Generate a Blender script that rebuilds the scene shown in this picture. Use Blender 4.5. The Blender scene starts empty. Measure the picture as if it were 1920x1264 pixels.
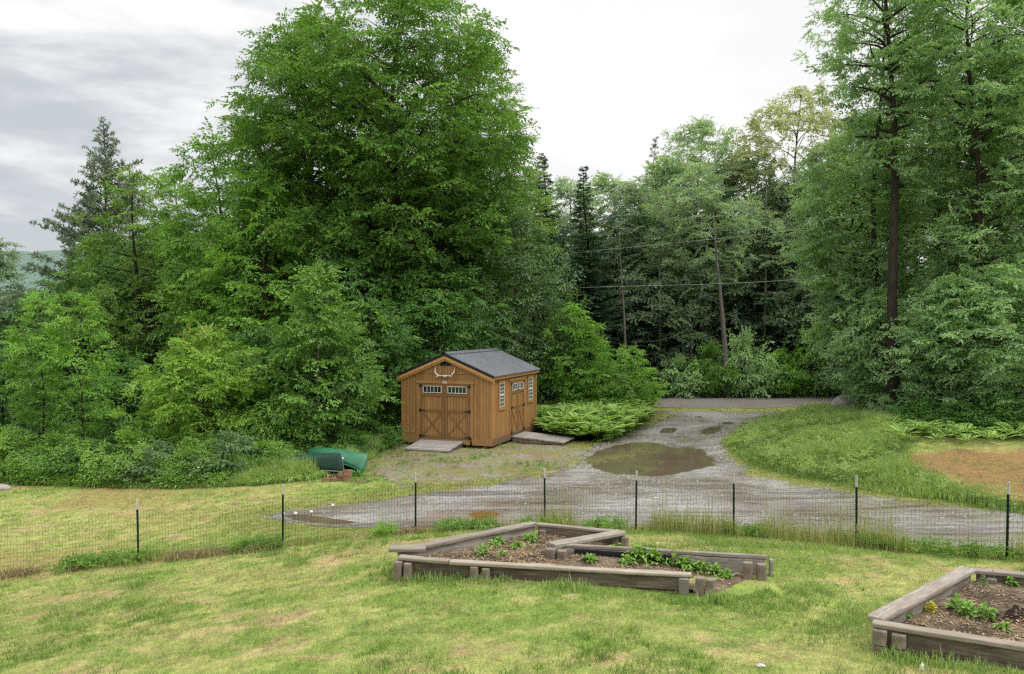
import bpy, math, random
import numpy as np
from mathutils import Vector, Matrix
R = math.radians
PI = math.pi
sc = bpy.context.scene
col = sc.collection
random.seed(7)

# ------------------------------------------------------------------ camera model
CAMZ, FPX, W0, H0 = 3.77, 1600.0, 1920, 1264
PITCH = math.atan(26 / FPX)
def ray(px, py):
    x, u = (px - 960) / FPX, (632 - py) / FPX
    c, s = math.cos(PITCH), math.sin(PITCH)
    return np.array([x, c + u * s, -s + u * c])
def at_depth(px, py, d):
    r = ray(px, py); r = r / r[1]
    return np.array([r[0] * d, d, CAMZ + r[2] * d])
def at_z(px, py, z):
    r = ray(px, py); t = (z - CAMZ) / r[2]
    return np.array([r[0] * t, r[1] * t, z])

# ------------------------------------------------------------------ numpy noise
_tab = np.random.default_rng(11).random((256, 256))
def vnoise(x, y):
    xi, yi = np.floor(x).astype(int), np.floor(y).astype(int)
    fx, fy = x - xi, y - yi
    fx, fy = fx * fx * (3 - 2 * fx), fy * fy * (3 - 2 * fy)
    a, b = _tab[xi & 255, yi & 255], _tab[(xi + 1) & 255, yi & 255]
    c, d = _tab[xi & 255, (yi + 1) & 255], _tab[(xi + 1) & 255, (yi + 1) & 255]
    return (a * (1 - fx) + b * fx) * (1 - fy) + (c * (1 - fx) + d * fx) * fy
def fbm(x, y, o=4):
    x, y = np.asarray(x, float), np.asarray(y, float)
    s, a, t = 0, 1.0, 0
    for k in range(o):
        s = s + a * vnoise(x * 2 ** k + 17.3 * k, y * 2 ** k + 9.1 * k); t += a; a *= .55
    return s / t
def sstep(a, b, x):
    t = np.clip((x - a) / (b - a), 0, 1)
    return t * t * (3 - 2 * t)

# ------------------------------------------------------------------ terrain
CP = [at_z(*p) for p in [
    (748, 831, -.08), (922, 838, -.08), (1008, 807, -.08), (840, 815, -.08),
    (1095, 862, -.12), (1340, 862, -.12), (1215, 830, -.12), (1215, 893, -.12), (1215, 860, -.12),
    (1100, 940, -.13), (1300, 940, -.13), (950, 950, -.15), (800, 960, -.17), (600, 970, -.22),
    (1500, 925, -.1), (1700, 965, -.05), (1920, 990, 0.0), (2100, 1010, .05),
    (260, 1053, -.47), (530, 1027, -.2), (779, 998, -.15), (1022, 990, -.13), (1192, 993, -.13),
    (1376, 1005, -.1), (1606, 1026, .24), (1887, 1050, .42), (2100, 1075, .5), (0, 1082, -.68), (-200, 1105, -.8),
    (745, 1077, .43), (1300, 1115, .485), (1430, 1073, .5), (1172, 1014, .52), (900, 1004, .40), (1250, 1004, .28), (1640, 1225, .56), (1820, 1100, .5),
    (960, 1264, .72), (0, 1264, .08), (0, 1180, -.25), (300, 1150, .05), (400, 1264, .45), (1500, 1264, .72), (1920, 1264, .68),
    (0, 905, -.5), (-250, 905, -.55), (300, 915, -.45), (480, 910, -.32), (150, 980, -.5), (400, 970, -.38), (640, 890, -.14),
    (1230, 770, .12), (1500, 770, .2), (1370, 800, -.02),
    (1675, 785, .7), (1590, 768, .42), (1450, 800, .2), (1400, 860, -.05), (1550, 830, .35), (1560, 905, -.06),
    (1700, 930, .0), (1800, 846, .5), (1920, 840, .55), (1700, 850, .45), (1850, 930, .08), (1920, 945, .1), (2100, 850, .55)]]
CP += [np.array(p) for p in [(-60, 60, -4.), (-30, 45, -1.9), (-20, 32, -1.1), (0, 60, .3), (0, 45, .2), (-8, 33, -.2), (30, 60, 1.2), (62, 62, 1.6),
    (22, 33, 1.0), (40, 30, 1.3), (60, 10, 1.), (-60, 10, -2.6), (-30, 10, -1.3), (0, -6, 1.0), (30, -10, 1.0), (-30, -10, -.4), (10, 38, .2), (16, 40, .4)]]
CP = np.array(CP)
def _tps(r2):
    return 0.5 * r2 * np.log(r2 + 1e-9)
def _fit():
    P = CP[:, :2] / 10; n = len(P)
    K = _tps(((P[:, None] - P[None]) ** 2).sum(-1)) + .012 * np.eye(n)
    A = np.zeros((n + 3, n + 3)); A[:n, :n] = K; A[:n, n] = 1; A[:n, n + 1:] = P; A[n, :n] = 1; A[n + 1:, :n] = P.T
    return np.linalg.solve(A, np.concatenate([CP[:, 2], np.zeros(3)]))
_w = _fit()
def height(x, y):
    x, y = np.atleast_1d(np.asarray(x, float)), np.atleast_1d(np.asarray(y, float))
    sh = x.shape; x, y = x.ravel(), y.ravel()
    cx, cy = np.clip(x, -60, 60) / 10, np.clip(y, -8, 62) / 10
    out = np.zeros(len(x)); P = CP[:, :2] / 10; n = len(P)
    for s in range(0, len(x), 20000):
        e = slice(s, s + 20000)
        r2 = (cx[e, None] - P[None, :, 0]) ** 2 + (cy[e, None] - P[None, :, 1]) ** 2
        out[e] = _tps(r2) @ _w[:n] + _w[n] + cx[e] * _w[n + 1] + cy[e] * _w[n + 2]
    far = sstep(60, 260, np.hypot(x, y))
    out = out * (1 - far) + far * (-7 + 2 * sstep(-60, 100, x))
    return out.reshape(sh)
def hz(x, y): return float(height(x, y)[0])
def G(px, py):
    """point of the ground seen at a photograph pixel"""
    r = ray(px, py); t = 4.0
    for k in range(400):
        z = CAMZ + r[2] * t - hz(r[0] * t, r[1] * t)
        if z < 0.004 or t > 140: break
        t += max(.02, z * 1.4)
    return np.array([r[0] * t, r[1] * t, hz(r[0] * t, r[1] * t)])
def poly(pts): return np.array([G(*p)[:2] for p in pts])
def sdist(x, y, P):
    """signed distance to polygon, negative inside"""
    x, y = np.asarray(x, float), np.asarray(y, float)
    d = np.full(x.shape, 1e9); ins = np.zeros(x.shape, bool)
    for i in range(len(P)):
        a, b = P[i], P[(i + 1) % len(P)]
        ex, ey = b - a; L = ex * ex + ey * ey + 1e-12
        t = np.clip(((x - a[0]) * ex + (y - a[1]) * ey) / L, 0, 1)
        d = np.minimum(d, np.hypot(x - a[0] - t * ex, y - a[1] - t * ey))
        c = ((a[1] > y) != (b[1] > y)) & (x < ex * (y - a[1]) / (ey + 1e-12) + a[0])
        ins ^= c
    return np.where(ins, -d, d)

DRIVE = poly([(1215, 769), (1262, 778), (1232, 792), (1165, 812), (1112, 838), (1078, 872), (1015, 893), (930, 908), (780, 930), (640, 950), (545, 958), (500, 972),
    (540, 984), (700, 988), (900, 990), (1100, 984), (1300, 990), (1500, 1000), (1700, 1018), (1920, 1034), (2200, 1060), (2200, 998), (1920, 968),
    (1750, 946), (1600, 927), (1480, 907), (1405, 890), (1366, 860), (1352, 832), (1376, 806), (1432, 788), (1515, 778), (1540, 768)])
ROAD = np.array([[-30, 39.6], [4.5, 36.9], [8, 36.3], [13, 36.0], [30, 34.5], [60, 31], [60, 37], [30, 39.3], [13, 40.0], [6, 40.6], [-30, 44.5]])
YARD = poly([(690, 858), (750, 836), (930, 842), (1012, 818), (1070, 836), (1110, 845), (1075, 868), (1010, 888), (900, 900), (760, 908), (690, 900)])
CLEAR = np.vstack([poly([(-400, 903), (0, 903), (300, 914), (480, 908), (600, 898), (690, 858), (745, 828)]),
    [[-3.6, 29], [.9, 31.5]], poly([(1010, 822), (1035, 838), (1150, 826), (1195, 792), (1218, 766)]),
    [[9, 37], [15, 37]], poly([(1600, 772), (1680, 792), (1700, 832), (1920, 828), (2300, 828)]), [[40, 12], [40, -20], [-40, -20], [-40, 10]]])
DRYBANK = poly([(1690, 856), (1760, 846), (1920, 841), (2200, 846), (2200, 965), (1920, 948), (1850, 930), (1775, 902), (1700, 876)])
MEADOW = poly([(1362, 835), (1400, 802), (1450, 786), (1530, 772), (1600, 772), (1685, 788), (1700, 838), (1690, 858), (1705, 878), (1775, 905), (1850, 932), (1930, 952), (1930, 968), (1750, 935), (1600, 912), (1480, 892), (1410, 872)])
FENCE_PX = [(-300, 1120), (-22, 1084), (260, 1053), (530, 1027), (779, 998), (1022, 992), (1192, 993), (1376, 1005), (1606, 1026), (1887, 1050), (2140, 1078)]
FENCE = np.array([G(*p) for p in FENCE_PX])
def fence_y(x): return np.interp(x, FENCE[:, 0], FENCE[:, 1])

def lin(r, g, b): return tuple(((c / 255) / 12.92 if c <= 10 else (((c / 255) + .055) / 1.055) ** 2.4) for c in (r, g, b))

def ground_colour(x, y):
    x, y = np.asarray(x, float), np.asarray(y, float)
    n1, n2, n3 = fbm(x * .55 + 40, y * .55 + 12, 4), fbm(x * 1.5 + 7, y * 1.5 + 90, 4), fbm(x * .22 + 60, y * .22 + 33, 3)
    yel, grn, brn = np.array([.325, .345, .128]), np.array([.2, .29, .07]), np.array([.40, .31, .18])
    n4, n5 = fbm(x * 4.2 + 2, y * 5 + 31, 3), fbm(x * 11 + 12, y * 13 + 3, 2)
    near = sstep(0, 1.0, fence_y(x) - y)
    g = sstep(.42, .64, n1 * .38 + n3 * .2 + n4 * .42)[..., None]
    c = yel * (1 - g) + grn * g
    b = (sstep(.56, .66, n2 * .4 + (1 - n1) * .25 + (1 - n4) * .35))[..., None] * .85
    c = c * (1 - b) + brn * b
    c = c * (.76 + .72 * n5)[..., None]
    # left back lawn: brownish towards the far left
    lb = (sstep(-4, -11, x) * (1 - near) * sstep(.45, .6, fbm(x * .4 + 3, y * .7 + 5, 3)) * .75)[..., None]
    c = c * (1 - lb) + np.array([.34, .28, .12]) * lb
    # verge by the drive is yellower
    sd = sdist(x, y, DRIVE)
    v = (sstep(1.6, .2, sd) * (1 - near) * .7)[..., None]
    c = c * (1 - v) + np.array([.22, .23, .075]) * v
    d = (sstep(.35, -.35, sdist(x, y, DRYBANK) + (n2 - .5) * 1.2))[..., None]
    c = c * (1 - d) + (np.array([.31, .2, .095]) * (1 - g) + np.array([.22, .19, .075]) * g) * d
    m = (sstep(.5, -.3, sdist(x, y, MEADOW)))[..., None]
    c = c * (1 - m) + np.array([.1, .17, .03]) * m
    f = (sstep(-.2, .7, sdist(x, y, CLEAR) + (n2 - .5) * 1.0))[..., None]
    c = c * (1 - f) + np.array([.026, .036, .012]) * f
    far = sstep(60, 160, np.hypot(x, y))[..., None]
    c = c * (1 - far) + np.array([.05, .085, .04]) * far
    return c

# ------------------------------------------------------------------ materials
def newmat(name):
    m = bpy.data.materials.new(name); m.use_nodes = True
    nt = m.node_tree; nt.nodes.clear()
    out = nt.nodes.new('ShaderNodeOutputMaterial')
    return m, nt, out
def N(nt, t, **kw):
    n = nt.nodes.new(t)
    for k, v in kw.items():
        if k.startswith('i_'):
            key = k[2:]; key = int(key) if key.isdigit() else key.replace('_', ' ')
            n.inputs[key].default_value = v
        else: setattr(n, k, v)
    return n
def ramp(nt, fac, stops, interp='LINEAR'):
    r = nt.nodes.new('ShaderNodeValToRGB'); r.color_ramp.interpolation = interp
    el = r.color_ramp.elements
    while len(el) < len(stops): el.new(.5)
    for e, (p, c) in zip(el, stops):
        e.position = p; e.color = (*c, 1) if len(c) == 3 else c
    nt.links.new(fac, r.inputs[0]); return r.outputs[0]
def mixc(nt, f, a, b, mode='MIX'):
    n = nt.nodes.new('ShaderNodeMix'); n.data_type = 'RGBA'; n.blend_type = mode
    for s, v in ((0, f), (6, a), (7, b)):
        if isinstance(v, (int, float)): n.inputs[s].default_value = v
        elif isinstance(v, tuple): n.inputs[s].default_value = (*v, 1) if len(v) == 3 else v
        else: nt.links.new(v, n.inputs[s])
    return n.outputs[2]
def math_(nt, op, a, b=0.0):
    n = nt.nodes.new('ShaderNodeMath'); n.operation = op
    for s, v in ((0, a), (1, b)):
        if isinstance(v, (int, float)): n.inputs[s].default_value = v
        else: nt.links.new(v, n.inputs[s])
    return n.outputs[0]
def noise(nt, vec, scale, detail=4, rough=.55, dist=0.0):
    n = N(nt, 'ShaderNodeTexNoise', i_Scale=scale, i_Detail=detail, i_Roughness=rough, i_Distortion=dist)
    if vec is not None: nt.links.new(vec, n.inputs['Vector'])
    return n.outputs['Fac']
def coords(nt, scale=(1, 1, 1), kind='Object'):
    t = N(nt, 'ShaderNodeTexCoord'); m = N(nt, 'ShaderNodeMapping'); m.inputs['Scale'].default_value = scale
    nt.links.new(t.outputs[kind], m.inputs[0]); return m.outputs[0]
def bump(nt, h, strength=.3, dist=.02):
    b = N(nt, 'ShaderNodeBump', i_Strength=strength, i_Distance=dist); nt.links.new(h, b.inputs['Height']); return b.outputs[0]
def principled(nt, out, colour, rough=.7, normal=None, metal=0.0, spec=.3):
    p = N(nt, 'ShaderNodeBsdfPrincipled')
    for k, v in (('Base Color', colour), ('Roughness', rough), ('Normal', normal), ('Metallic', metal), ('Specular IOR Level', spec)):
        if v is None: continue
        if isinstance(v, tuple): p.inputs[k].default_value = (*v, 1)
        elif isinstance(v, (int, float)): p.inputs[k].default_value = v
        else: nt.links.new(v, p.inputs[k])
    nt.links.new(p.outputs[0], out.inputs[0]); return p
def geom_pos(nt): return N(nt, 'ShaderNodeNewGeometry').outputs['Position']
def attr(nt, name, o='Fac'):
    a = N(nt, 'ShaderNodeAttribute'); a.attribute_name = name; return a.outputs[o]

LEAFK = 1.6
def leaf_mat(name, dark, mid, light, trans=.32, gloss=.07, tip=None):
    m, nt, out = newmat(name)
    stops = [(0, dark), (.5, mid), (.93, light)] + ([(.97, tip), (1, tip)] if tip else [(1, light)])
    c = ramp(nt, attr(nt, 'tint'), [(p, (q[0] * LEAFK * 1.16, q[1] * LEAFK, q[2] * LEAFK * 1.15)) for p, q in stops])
    d = N(nt, 'ShaderNodeBsdfDiffuse'); t = N(nt, 'ShaderNodeBsdfTranslucent'); g = N(nt, 'ShaderNodeBsdfGlossy', i_Roughness=.42)
    nt.links.new(c, d.inputs[0])
    ct = mixc(nt, 1.0, c, (1.25, 1.3, .6), 'MULTIPLY'); nt.links.new(ct, t.inputs[0])
    g.inputs[0].default_value = (.8, .85, .8, 1)
    m1 = N(nt, 'ShaderNodeMixShader', i_0=trans); nt.links.new(d.outputs[0], m1.inputs[1]); nt.links.new(t.outputs[0], m1.inputs[2])
    m2 = N(nt, 'ShaderNodeMixShader', i_0=gloss * .4); nt.links.new(m1.outputs[0], m2.inputs[1]); nt.links.new(g.outputs[0], m2.inputs[2])
    nt.links.new(m2.outputs[0], out.inputs[0]); return m

def bark_mat(name, c1, c2):
    m, nt, out = newmat(name)
    n = noise(nt, coords(nt, (9, 9, 2)), 2.2, 6, .65)
    c = ramp(nt, n, [(.3, c1), (.7, c2)])
    principled(nt, out, c, .9, bump(nt, n, .7, .03), spec=.15); return m

def wood_mat(name, base, dark, light, grain=(1.2, 14, 14), bumpy=.35, grey=None):
    m, nt, out = newmat(name)
    t = N(nt, 'ShaderNodeTexCoord')
    n1 = noise(nt, coords(nt, grain), 3.0, 8, .65, .6)
    n2 = noise(nt, coords(nt, (.8, 3, 3)), 2.6, 6, .7)
    c = ramp(nt, n1, [(.3, dark), (.5, base), (.72, light)])
    c = mixc(nt, ramp(nt, n2, [(.4, (0, 0, 0)), (.62, (.8, .8, .8))]), c, grey or dark)
    oi = N(nt, 'ShaderNodeObjectInfo'); c = mixc(nt, 1.0, c, ramp(nt, oi.outputs['Random'], [(0, (.8, .79, .78)), (1, (1.15, 1.15, 1.15))]), 'MULTIPLY')
    crack = noise(nt, coords(nt, (.5, 26, 26)), 2.0, 3, .5); c = mixc(nt, 1.0, c, ramp(nt, crack, [(.30, (.35, .33, .3)), (.38, (1, 1, 1))]), 'MULTIPLY')
    principled(nt, out, c, .85, bump(nt, n1, bumpy, .01), spec=.2); return m

def shed_wood(name, grooves=True, weather=1.0, bright=1.0, groove_step=.1):
    m, nt, out = newmat(name)
    t = N(nt, 'ShaderNodeTexCoord'); s = N(nt, 'ShaderNodeSeparateXYZ'); nt.links.new(t.outputs['Object'], s.inputs[0])
    X, Y, Z = s.outputs
    b = bright
    n1 = noise(nt, coords(nt, (7, 7, .55)), 3.2, 8, .62, .4)
    n2 = noise(nt, coords(nt, (1, 1, .6)), 1.3, 4)
    c = ramp(nt, n1, [(.22, (.25 * b, .118 * b, .036 * b)), (.5, (.355 * b, .188 * b, .07 * b)), (.8, (.46 * b, .25 * b, .092 * b))])
    c = mixc(nt, ramp(nt, n2, [(.38, (0, 0, 0)), (.72, (.4, .4, .4))]), c, (.36 * b, .19 * b, .075 * b))
    # grey weathering towards the bottom
    zz = math_(nt, 'ADD', math_(nt, 'MULTIPLY', Z, -1.1), math_(nt, 'MULTIPLY', n1, 1.5))
    w = ramp(nt, zz, [(.30, (0, 0, 0)), (.95, (weather * .75,) * 3)])
    c = mixc(nt, w, c, (.2 * b, .155 * b, .115 * b))
    h = n1
    if grooves:
        fr = math_(nt, 'FRACT', math_(nt, 'MULTIPLY', math_(nt, 'ADD', math_(nt, 'ADD', X, Y), 20.0), 1 / groove_step))
        d = math_(nt, 'ABSOLUTE', math_(nt, 'SUBTRACT', fr, .5))
        gr = ramp(nt, d, [(.40, (1, 1, 1)), (.47, (.42, .42, .42)), (.5, (.36, .36, .36))])
        fl = math_(nt, 'FLOOR', math_(nt, 'MULTIPLY', math_(nt, 'ADD', math_(nt, 'ADD', X, Y), 20.0), 1 / groove_step))
        wn = N(nt, 'ShaderNodeTexWhiteNoise'); wn.noise_dimensions = '1D'; nt.links.new(fl, wn.inputs['W'])
        c = mixc(nt, 1.0, c, ramp(nt, wn.outputs[0], [(0, (.86, .84, .82)), (1, (1.08, 1.08, 1.08))]), 'MULTIPLY')
        c = mixc(nt, 1.0, c, gr, 'MULTIPLY'); h = gr
    principled(nt, out, c, .62, bump(nt, h, .5, .012), spec=.3); return m

def plain(name, c, rough=.6, var=.12, scale=8, metal=0.0, spec=.35, bumpy=.1):
    m, nt, out = newmat(name)
    n = noise(nt, coords(nt), scale, 5, .6)
    lo, hi = tuple(v * (1 - var) for v in c), tuple(min(1, v * (1 + var)) for v in c)
    principled(nt, out, ramp(nt, n, [(.3, lo), (.7, hi)]), rough, bump(nt, n, bumpy, .01), metal, spec); return m

M = {}
M['wall'] = shed_wood('cedar_siding')
M['trim'] = shed_wood('cedar_trim', False, .8, 1.0)
M['rake'] = shed_wood('cedar_rake_trim', False, 0, 1.55)
M['doortrim'] = shed_wood('weathered_door_trim', False, 1.9, .62)
M['white'] = plain('white_vinyl', (.74, .75, .74), .45, .05)
M['glass'] = plain('dark_window_glass', (.012, .014, .016), .06, .2, 2, 0, .5, .0)
M['iron'] = plain('black_iron', (.012, .012, .013), .5)
M['vent'] = plain('dark_vent', (.03, .026, .024), .6)
M['bone'] = plain('bleached_bone', (.62, .58, .5), .7, .2, 14)
M['plate'] = plain('pale_sign_plate', (.6, .62, .55), .5, .1)
M['ink'] = plain('faded_green_print', (.2, .27, .2), .6)
M['dark_edge'] = plain('black_roof_edge', (.012, .013, .015), .45)
M['ramp'] = wood_mat('grey_ramp_boards', (.33, .31, .285), (.17, .155, .14), (.46, .44, .41), (3, 14, 10), .3, (.25, .225, .2))
M['beam'] = wood_mat('weathered_beam', (.30, .27, .235), (.13, .11, .09), (.44, .41, .37), (1.6, 16, 16), .45, (.22, .18, .145))
M['board'] = wood_mat('brown_side_board', (.18, .142, .108), (.07, .052, .038), (.29, .24, .19), (1.4, 13, 13), .4, (.09, .066, .047))
M['cap'] = wood_mat('cap_board', (.33, .29, .24), (.15, .125, .1), (.47, .43, .37), (1.5, 15, 15), .4, (.26, .22, .16))
M['char'] = wood_mat('dark_wet_board', (.02, .019, .018), (.01, .01, .01), (.045, .042, .04), (1.5, 15, 15), .4, (.015, .014, .014))
M['post'] = plain('brown_post_block', (.195, .158, .125), .85, .35, 9, 0, .15, .5)
M['brick'] = plain('old_brick', (.22, .12, .085), .9, .4, 9, 0, .1, .5)
M['stone'] = plain('grey_stone', (.27, .25, .23), .9, .4, 5, 0, .15, .7)
M['orange'] = plain('orange_brick_shard', (.42, .16, .07), .9, .25, 12)
M['wire'] = plain('black_wire', (.02, .026, .022), .5)
M['cable'] = plain('power_cable', (.32, .34, .33), .6)
M['tpost'] = plain('green_steel', (.012, .03, .02), .5, .2)
M['tip'] = plain('white_post_tip', (.5, .48, .44), .6, .2, 20)
M['canoe_light'] = plain('green_canoe_shell', (.04, .175, .092), .42, .15, 3, 0, .4, .05)
M['canoe_dark'] = plain('dark_green_canoe_shell', (.016, .05, .034), .5, .25, 3, 0, .22, .05)
M['canoe_in'] = plain('dark_canoe_inside', (.02, .022, .02), .7)
M['seam'] = plain('grey_gunwale', (.16, .19, .17), .5)
M['bark'] = bark_mat('brown_bark', (.018, .014, .011), (.07, .058, .046))
M['bark_grey'] = bark_mat('grey_bark', (.05, .048, .042), (.2, .185, .16))
M['bark_pine'] = bark_mat('dark_pine_bark', (.014, .010, .008), (.055, .042, .034))
# foliage
M['ash'] = leaf_mat('ash_leaves', (.034, .08, .014), (.07, .165, .026), (.13, .25, .042))
M['yellow_green'] = leaf_mat('yellow_green_leaves', (.04, .085, .014), (.085, .175, .028), (.15, .26, .05))
M['bright'] = leaf_mat('bright_leaves', (.045, .11, .016), (.095, .22, .03), (.16, .32, .05))
M['deep'] = leaf_mat('deep_green_leaves', (0.0207, 0.0575, 0.0115), (0.0437, 0.1207, 0.0207), (0.08625, 0.1955, 0.0322), .28, .08)
M['silver'] = leaf_mat('silvery_leaves', (0.0285, 0.0665, 0.0209), (0.0589, 0.1283, 0.0399), (0.114, 0.19, 0.07125), .3, .11)
M['hazy'] = leaf_mat('haze_tinted_leaves', (0.07788, 0.1298, 0.072), (0.1487, 0.241, 0.126), (0.2266, 0.3337, 0.18))  # haze is painted into the leaf colours of the three hazy sets
M['hazy_deep'] = leaf_mat('haze_tinted_deep_leaves', (0.04956, 0.0927, 0.0504), (0.09912, 0.1669, 0.09), (0.1628, 0.241, 0.135))
M['hazy_yellow'] = leaf_mat('haze_tinted_yellow_leaves', (0.1133, 0.1483, 0.072), (0.1982, 0.2534, 0.117), (0.2974, 0.3461, 0.162))
M['right'] = leaf_mat('haze_tinted_grove_leaves', (0.07774, 0.1436, 0.06371), (0.1458, 0.262, 0.1078), (0.2332, 0.3802, 0.1594))  # grove leaves paled and greyed, a haze veil put into their colour
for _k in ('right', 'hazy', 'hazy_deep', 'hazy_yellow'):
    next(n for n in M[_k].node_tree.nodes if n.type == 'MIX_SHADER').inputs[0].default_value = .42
M['redtip'] = leaf_mat('red_tipped_leaves', (.045, .11, .014), (.1, .21, .026), (.17, .3, .04), .34, .06, (.34, .12, .055))
M['needle'] = leaf_mat('spruce_needles', (0.0175, 0.0414, 0.0208), (0.0375, 0.0805, 0.039), (0.06875, 0.1265, 0.0572), .1, .05)
M['needle_hazy'] = leaf_mat('haze_tinted_spruce_needles', (0.0286, 0.0552, 0.0336), (0.0546, 0.096, 0.0588), (0.091, 0.144, 0.084), .1, .05)  # spruce needles with haze lightened into their colour
M['needle_brown'] = leaf_mat('brownish_hemlock_needles', (.02, .03, .01), (.045, .058, .02), (.075, .09, .03), .1, .05)
M['pine'] = leaf_mat('grey_green_pine_needles', (.045, .075, .042), (.085, .13, .075), (.14, .19, .115), .12, .06)
M['shrub'] = leaf_mat('shrub_leaves', (0.04235, 0.09817, 0.01716), (0.09075, 0.1963, 0.03168), (0.1633, 0.3003, 0.0528))
M['weed'] = leaf_mat('weed_leaves', (.045, .105, .016), (.1, .21, .034), (.17, .31, .06), .3, .06)
M['weed_yellow'] = leaf_mat('yellow_weed_leaves', (.15, .22, .02), (.3, .36, .03), (.45, .45, .05), .3, .06)
M['sage'] = leaf_mat('sage_leaves', (.06, .11, .05), (.12, .19, .09), (.18, .26, .13), .2, .06)
M['fern'] = leaf_mat('fern_fronds', (.06, .125, .025), (.14, .26, .05), (.23, .37, .085), .3, .09)
M['grassblade'] = leaf_mat('tall_grass_blades', (.085, .155, .042), (.165, .265, .075), (.26, .36, .125), .45, .06)
M['fence_grass'] = leaf_mat('fence_grass_blades', (.09, .125, .04), (.165, .205, .075), (.27, .29, .125), .45, .05)
M['straw'] = leaf_mat('dry_straw', (.075, .062, .03), (.175, .145, .075), (.3, .26, .15), .15, .03)
M['petal'] = plain('white_petals', (.75, .75, .72), .7, .05)

def lawn_blade_mat():
    m, nt, out = newmat('lawn_blades')
    c = attr(nt, 'col', 'Color')
    d = N(nt, 'ShaderNodeBsdfDiffuse'); t = N(nt, 'ShaderNodeBsdfTranslucent')
    nt.links.new(c, d.inputs[0]); nt.links.new(c, t.inputs[0])
    m1 = N(nt, 'ShaderNodeMixShader', i_0=.4); nt.links.new(d.outputs[0], m1.inputs[1]); nt.links.new(t.outputs[0], m1.inputs[2])
    nt.links.new(m1.outputs[0], out.inputs[0]); return m
M['lawn_blade'] = lawn_blade_mat()

def ground_mat():
    m, nt, out = newmat('ground_turf')
    p = geom_pos(nt); c = attr(nt, 'col', 'Color')
    n1, n2 = noise(nt, p, 9, 6, .7), noise(nt, p, 60, 3, .7)
    c = mixc(nt, 1.0, c, ramp(nt, n1, [(.3, (.62, .62, .6)), (.7, (1.25, 1.22, 1.15))]), 'MULTIPLY')
    c = mixc(nt, 1.0, c, ramp(nt, n2, [(.3, (.6, .62, .55)), (.7, (1.3, 1.25, 1.2))]), 'MULTIPLY')
    principled(nt, out, c, .95, bump(nt, math_(nt, 'ADD', n1, n2), .6, .04), spec=.1); return m
M['ground'] = ground_mat()
def pebble_mat():
    m, nt, out = newmat('pebbles'); principled(nt, out, attr(nt, 'col', 'Color'), .5, spec=.4); return m
M['pebbles'] = pebble_mat()

def gravel_mat(name, wet=True, fade=True, c0=(.15, .14, .128), c1=(.29, .275, .255), brown=(.2, .155, .115), grassy=0.0, edgy=1.8):
    m, nt, out = newmat(name)
    p = geom_pos(nt)
    mp = N(nt, 'ShaderNodeMapping'); mp.inputs['Scale'].default_value = (.16, 1.9, 1); mp.inputs['Rotation'].default_value = (0, 0, .06); nt.links.new(p, mp.inputs[0])
    rut = noise(nt, mp.outputs[0], 1.5, 7, .68, .35)
    big = noise(nt, p, .42, 5, .6)
    vo = N(nt, 'ShaderNodeTexVoronoi', i_Scale=24.0); nt.links.new(p, vo.inputs['Vector'])
    st = noise(nt, p, 30, 5, .75)
    sv = N(nt, 'ShaderNodeSeparateColor'); nt.links.new(vo.outputs['Color'], sv.inputs[0])
    c = ramp(nt, st, [(.3, c0), (.7, c1)])
    c = mixc(nt, 1.0, c, ramp(nt, sv.outputs[0], [(0, (.72, .72, .72)), (.6, (1, 1, 1)), (1, (1.35, 1.34, 1.33))]), 'MULTIPLY')
    c = mixc(nt, ramp(nt, big, [(.42, (0, 0, 0)), (.62, (.8, .8, .8))]), c, ramp(nt, st, [(.3, tuple(v * .7 for v in brown)), (.7, tuple(v * 1.3 for v in brown))]))
    if grassy:
        gg = noise(nt, p, 1.1, 6, .7)
        gf = ramp(nt, gg, [(.36, (0, 0, 0)), (.52, (grassy,) * 3)])
        c = mixc(nt, gf, c, ramp(nt, st, [(.3, (.11, .12, .035)), (.7, (.25, .24, .08))]))
        rf = ramp(nt, noise(nt, p, .8, 5, .7), [(.5, (0, 0, 0)), (.64, (.7, .7, .7))])
        c = mixc(nt, rf, c, (.2, .12, .075))
    rough = .9; h = math_(nt, 'ADD', math_(nt, 'MULTIPLY', vo.outputs['Distance'], .5), math_(nt, 'MULTIPLY', rut, 1.6)); b = bump(nt, h, .45, .035)
    if wet:
        c = mixc(nt, 1.0, c, ramp(nt, rut, [(.40, (.42, .385, .35)), (.49, (.88, .86, .83)), (.60, (1.22, 1.22, 1.22))]), 'MULTIPLY')
        wetf = math_(nt, 'ADD', rut, math_(nt, 'MULTIPLY', math_(nt, 'SUBTRACT', big, .5), .8))
        rough = ramp(nt, wetf, [(.40, (.8,) * 3), (.48, (.38,) * 3), (.54, (.11,) * 3)])
        bn = N(nt, 'ShaderNodeBump', i_Distance=.03); nt.links.new(h, bn.inputs['Height']); nt.links.new(ramp(nt, wetf, [(.38, (.5,) * 3), (.52, (.10,) * 3)]), bn.inputs['Strength']); b = bn.outputs[0]
    pr = principled(nt, out, c, rough, b, spec=.8 if wet else .2)
    if fade:
        e = attr(nt, 'edge'); en = noise(nt, p, 1.6, 7, .72)
        f = math_(nt, 'ADD', e, math_(nt, 'MULTIPLY', math_(nt, 'SUBTRACT', en, .5), edgy))
        f = ramp(nt, f, [(.42, (0, 0, 0)), (.55, (1, 1, 1))])
        tr = N(nt, 'ShaderNodeBsdfTransparent'); mx = N(nt, 'ShaderNodeMixShader')
        nt.links.new(f, mx.inputs[0]); nt.links.new(tr.outputs[0], mx.inputs[1]); nt.links.new(pr.outputs[0], mx.inputs[2]); nt.links.new(mx.outputs[0], out.inputs[0])
    return m
M['drive'] = gravel_mat('wet_gravel', True, True, (.175, .166, .152), (.34, .328, .308), (.22, .182, .145))
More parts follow.
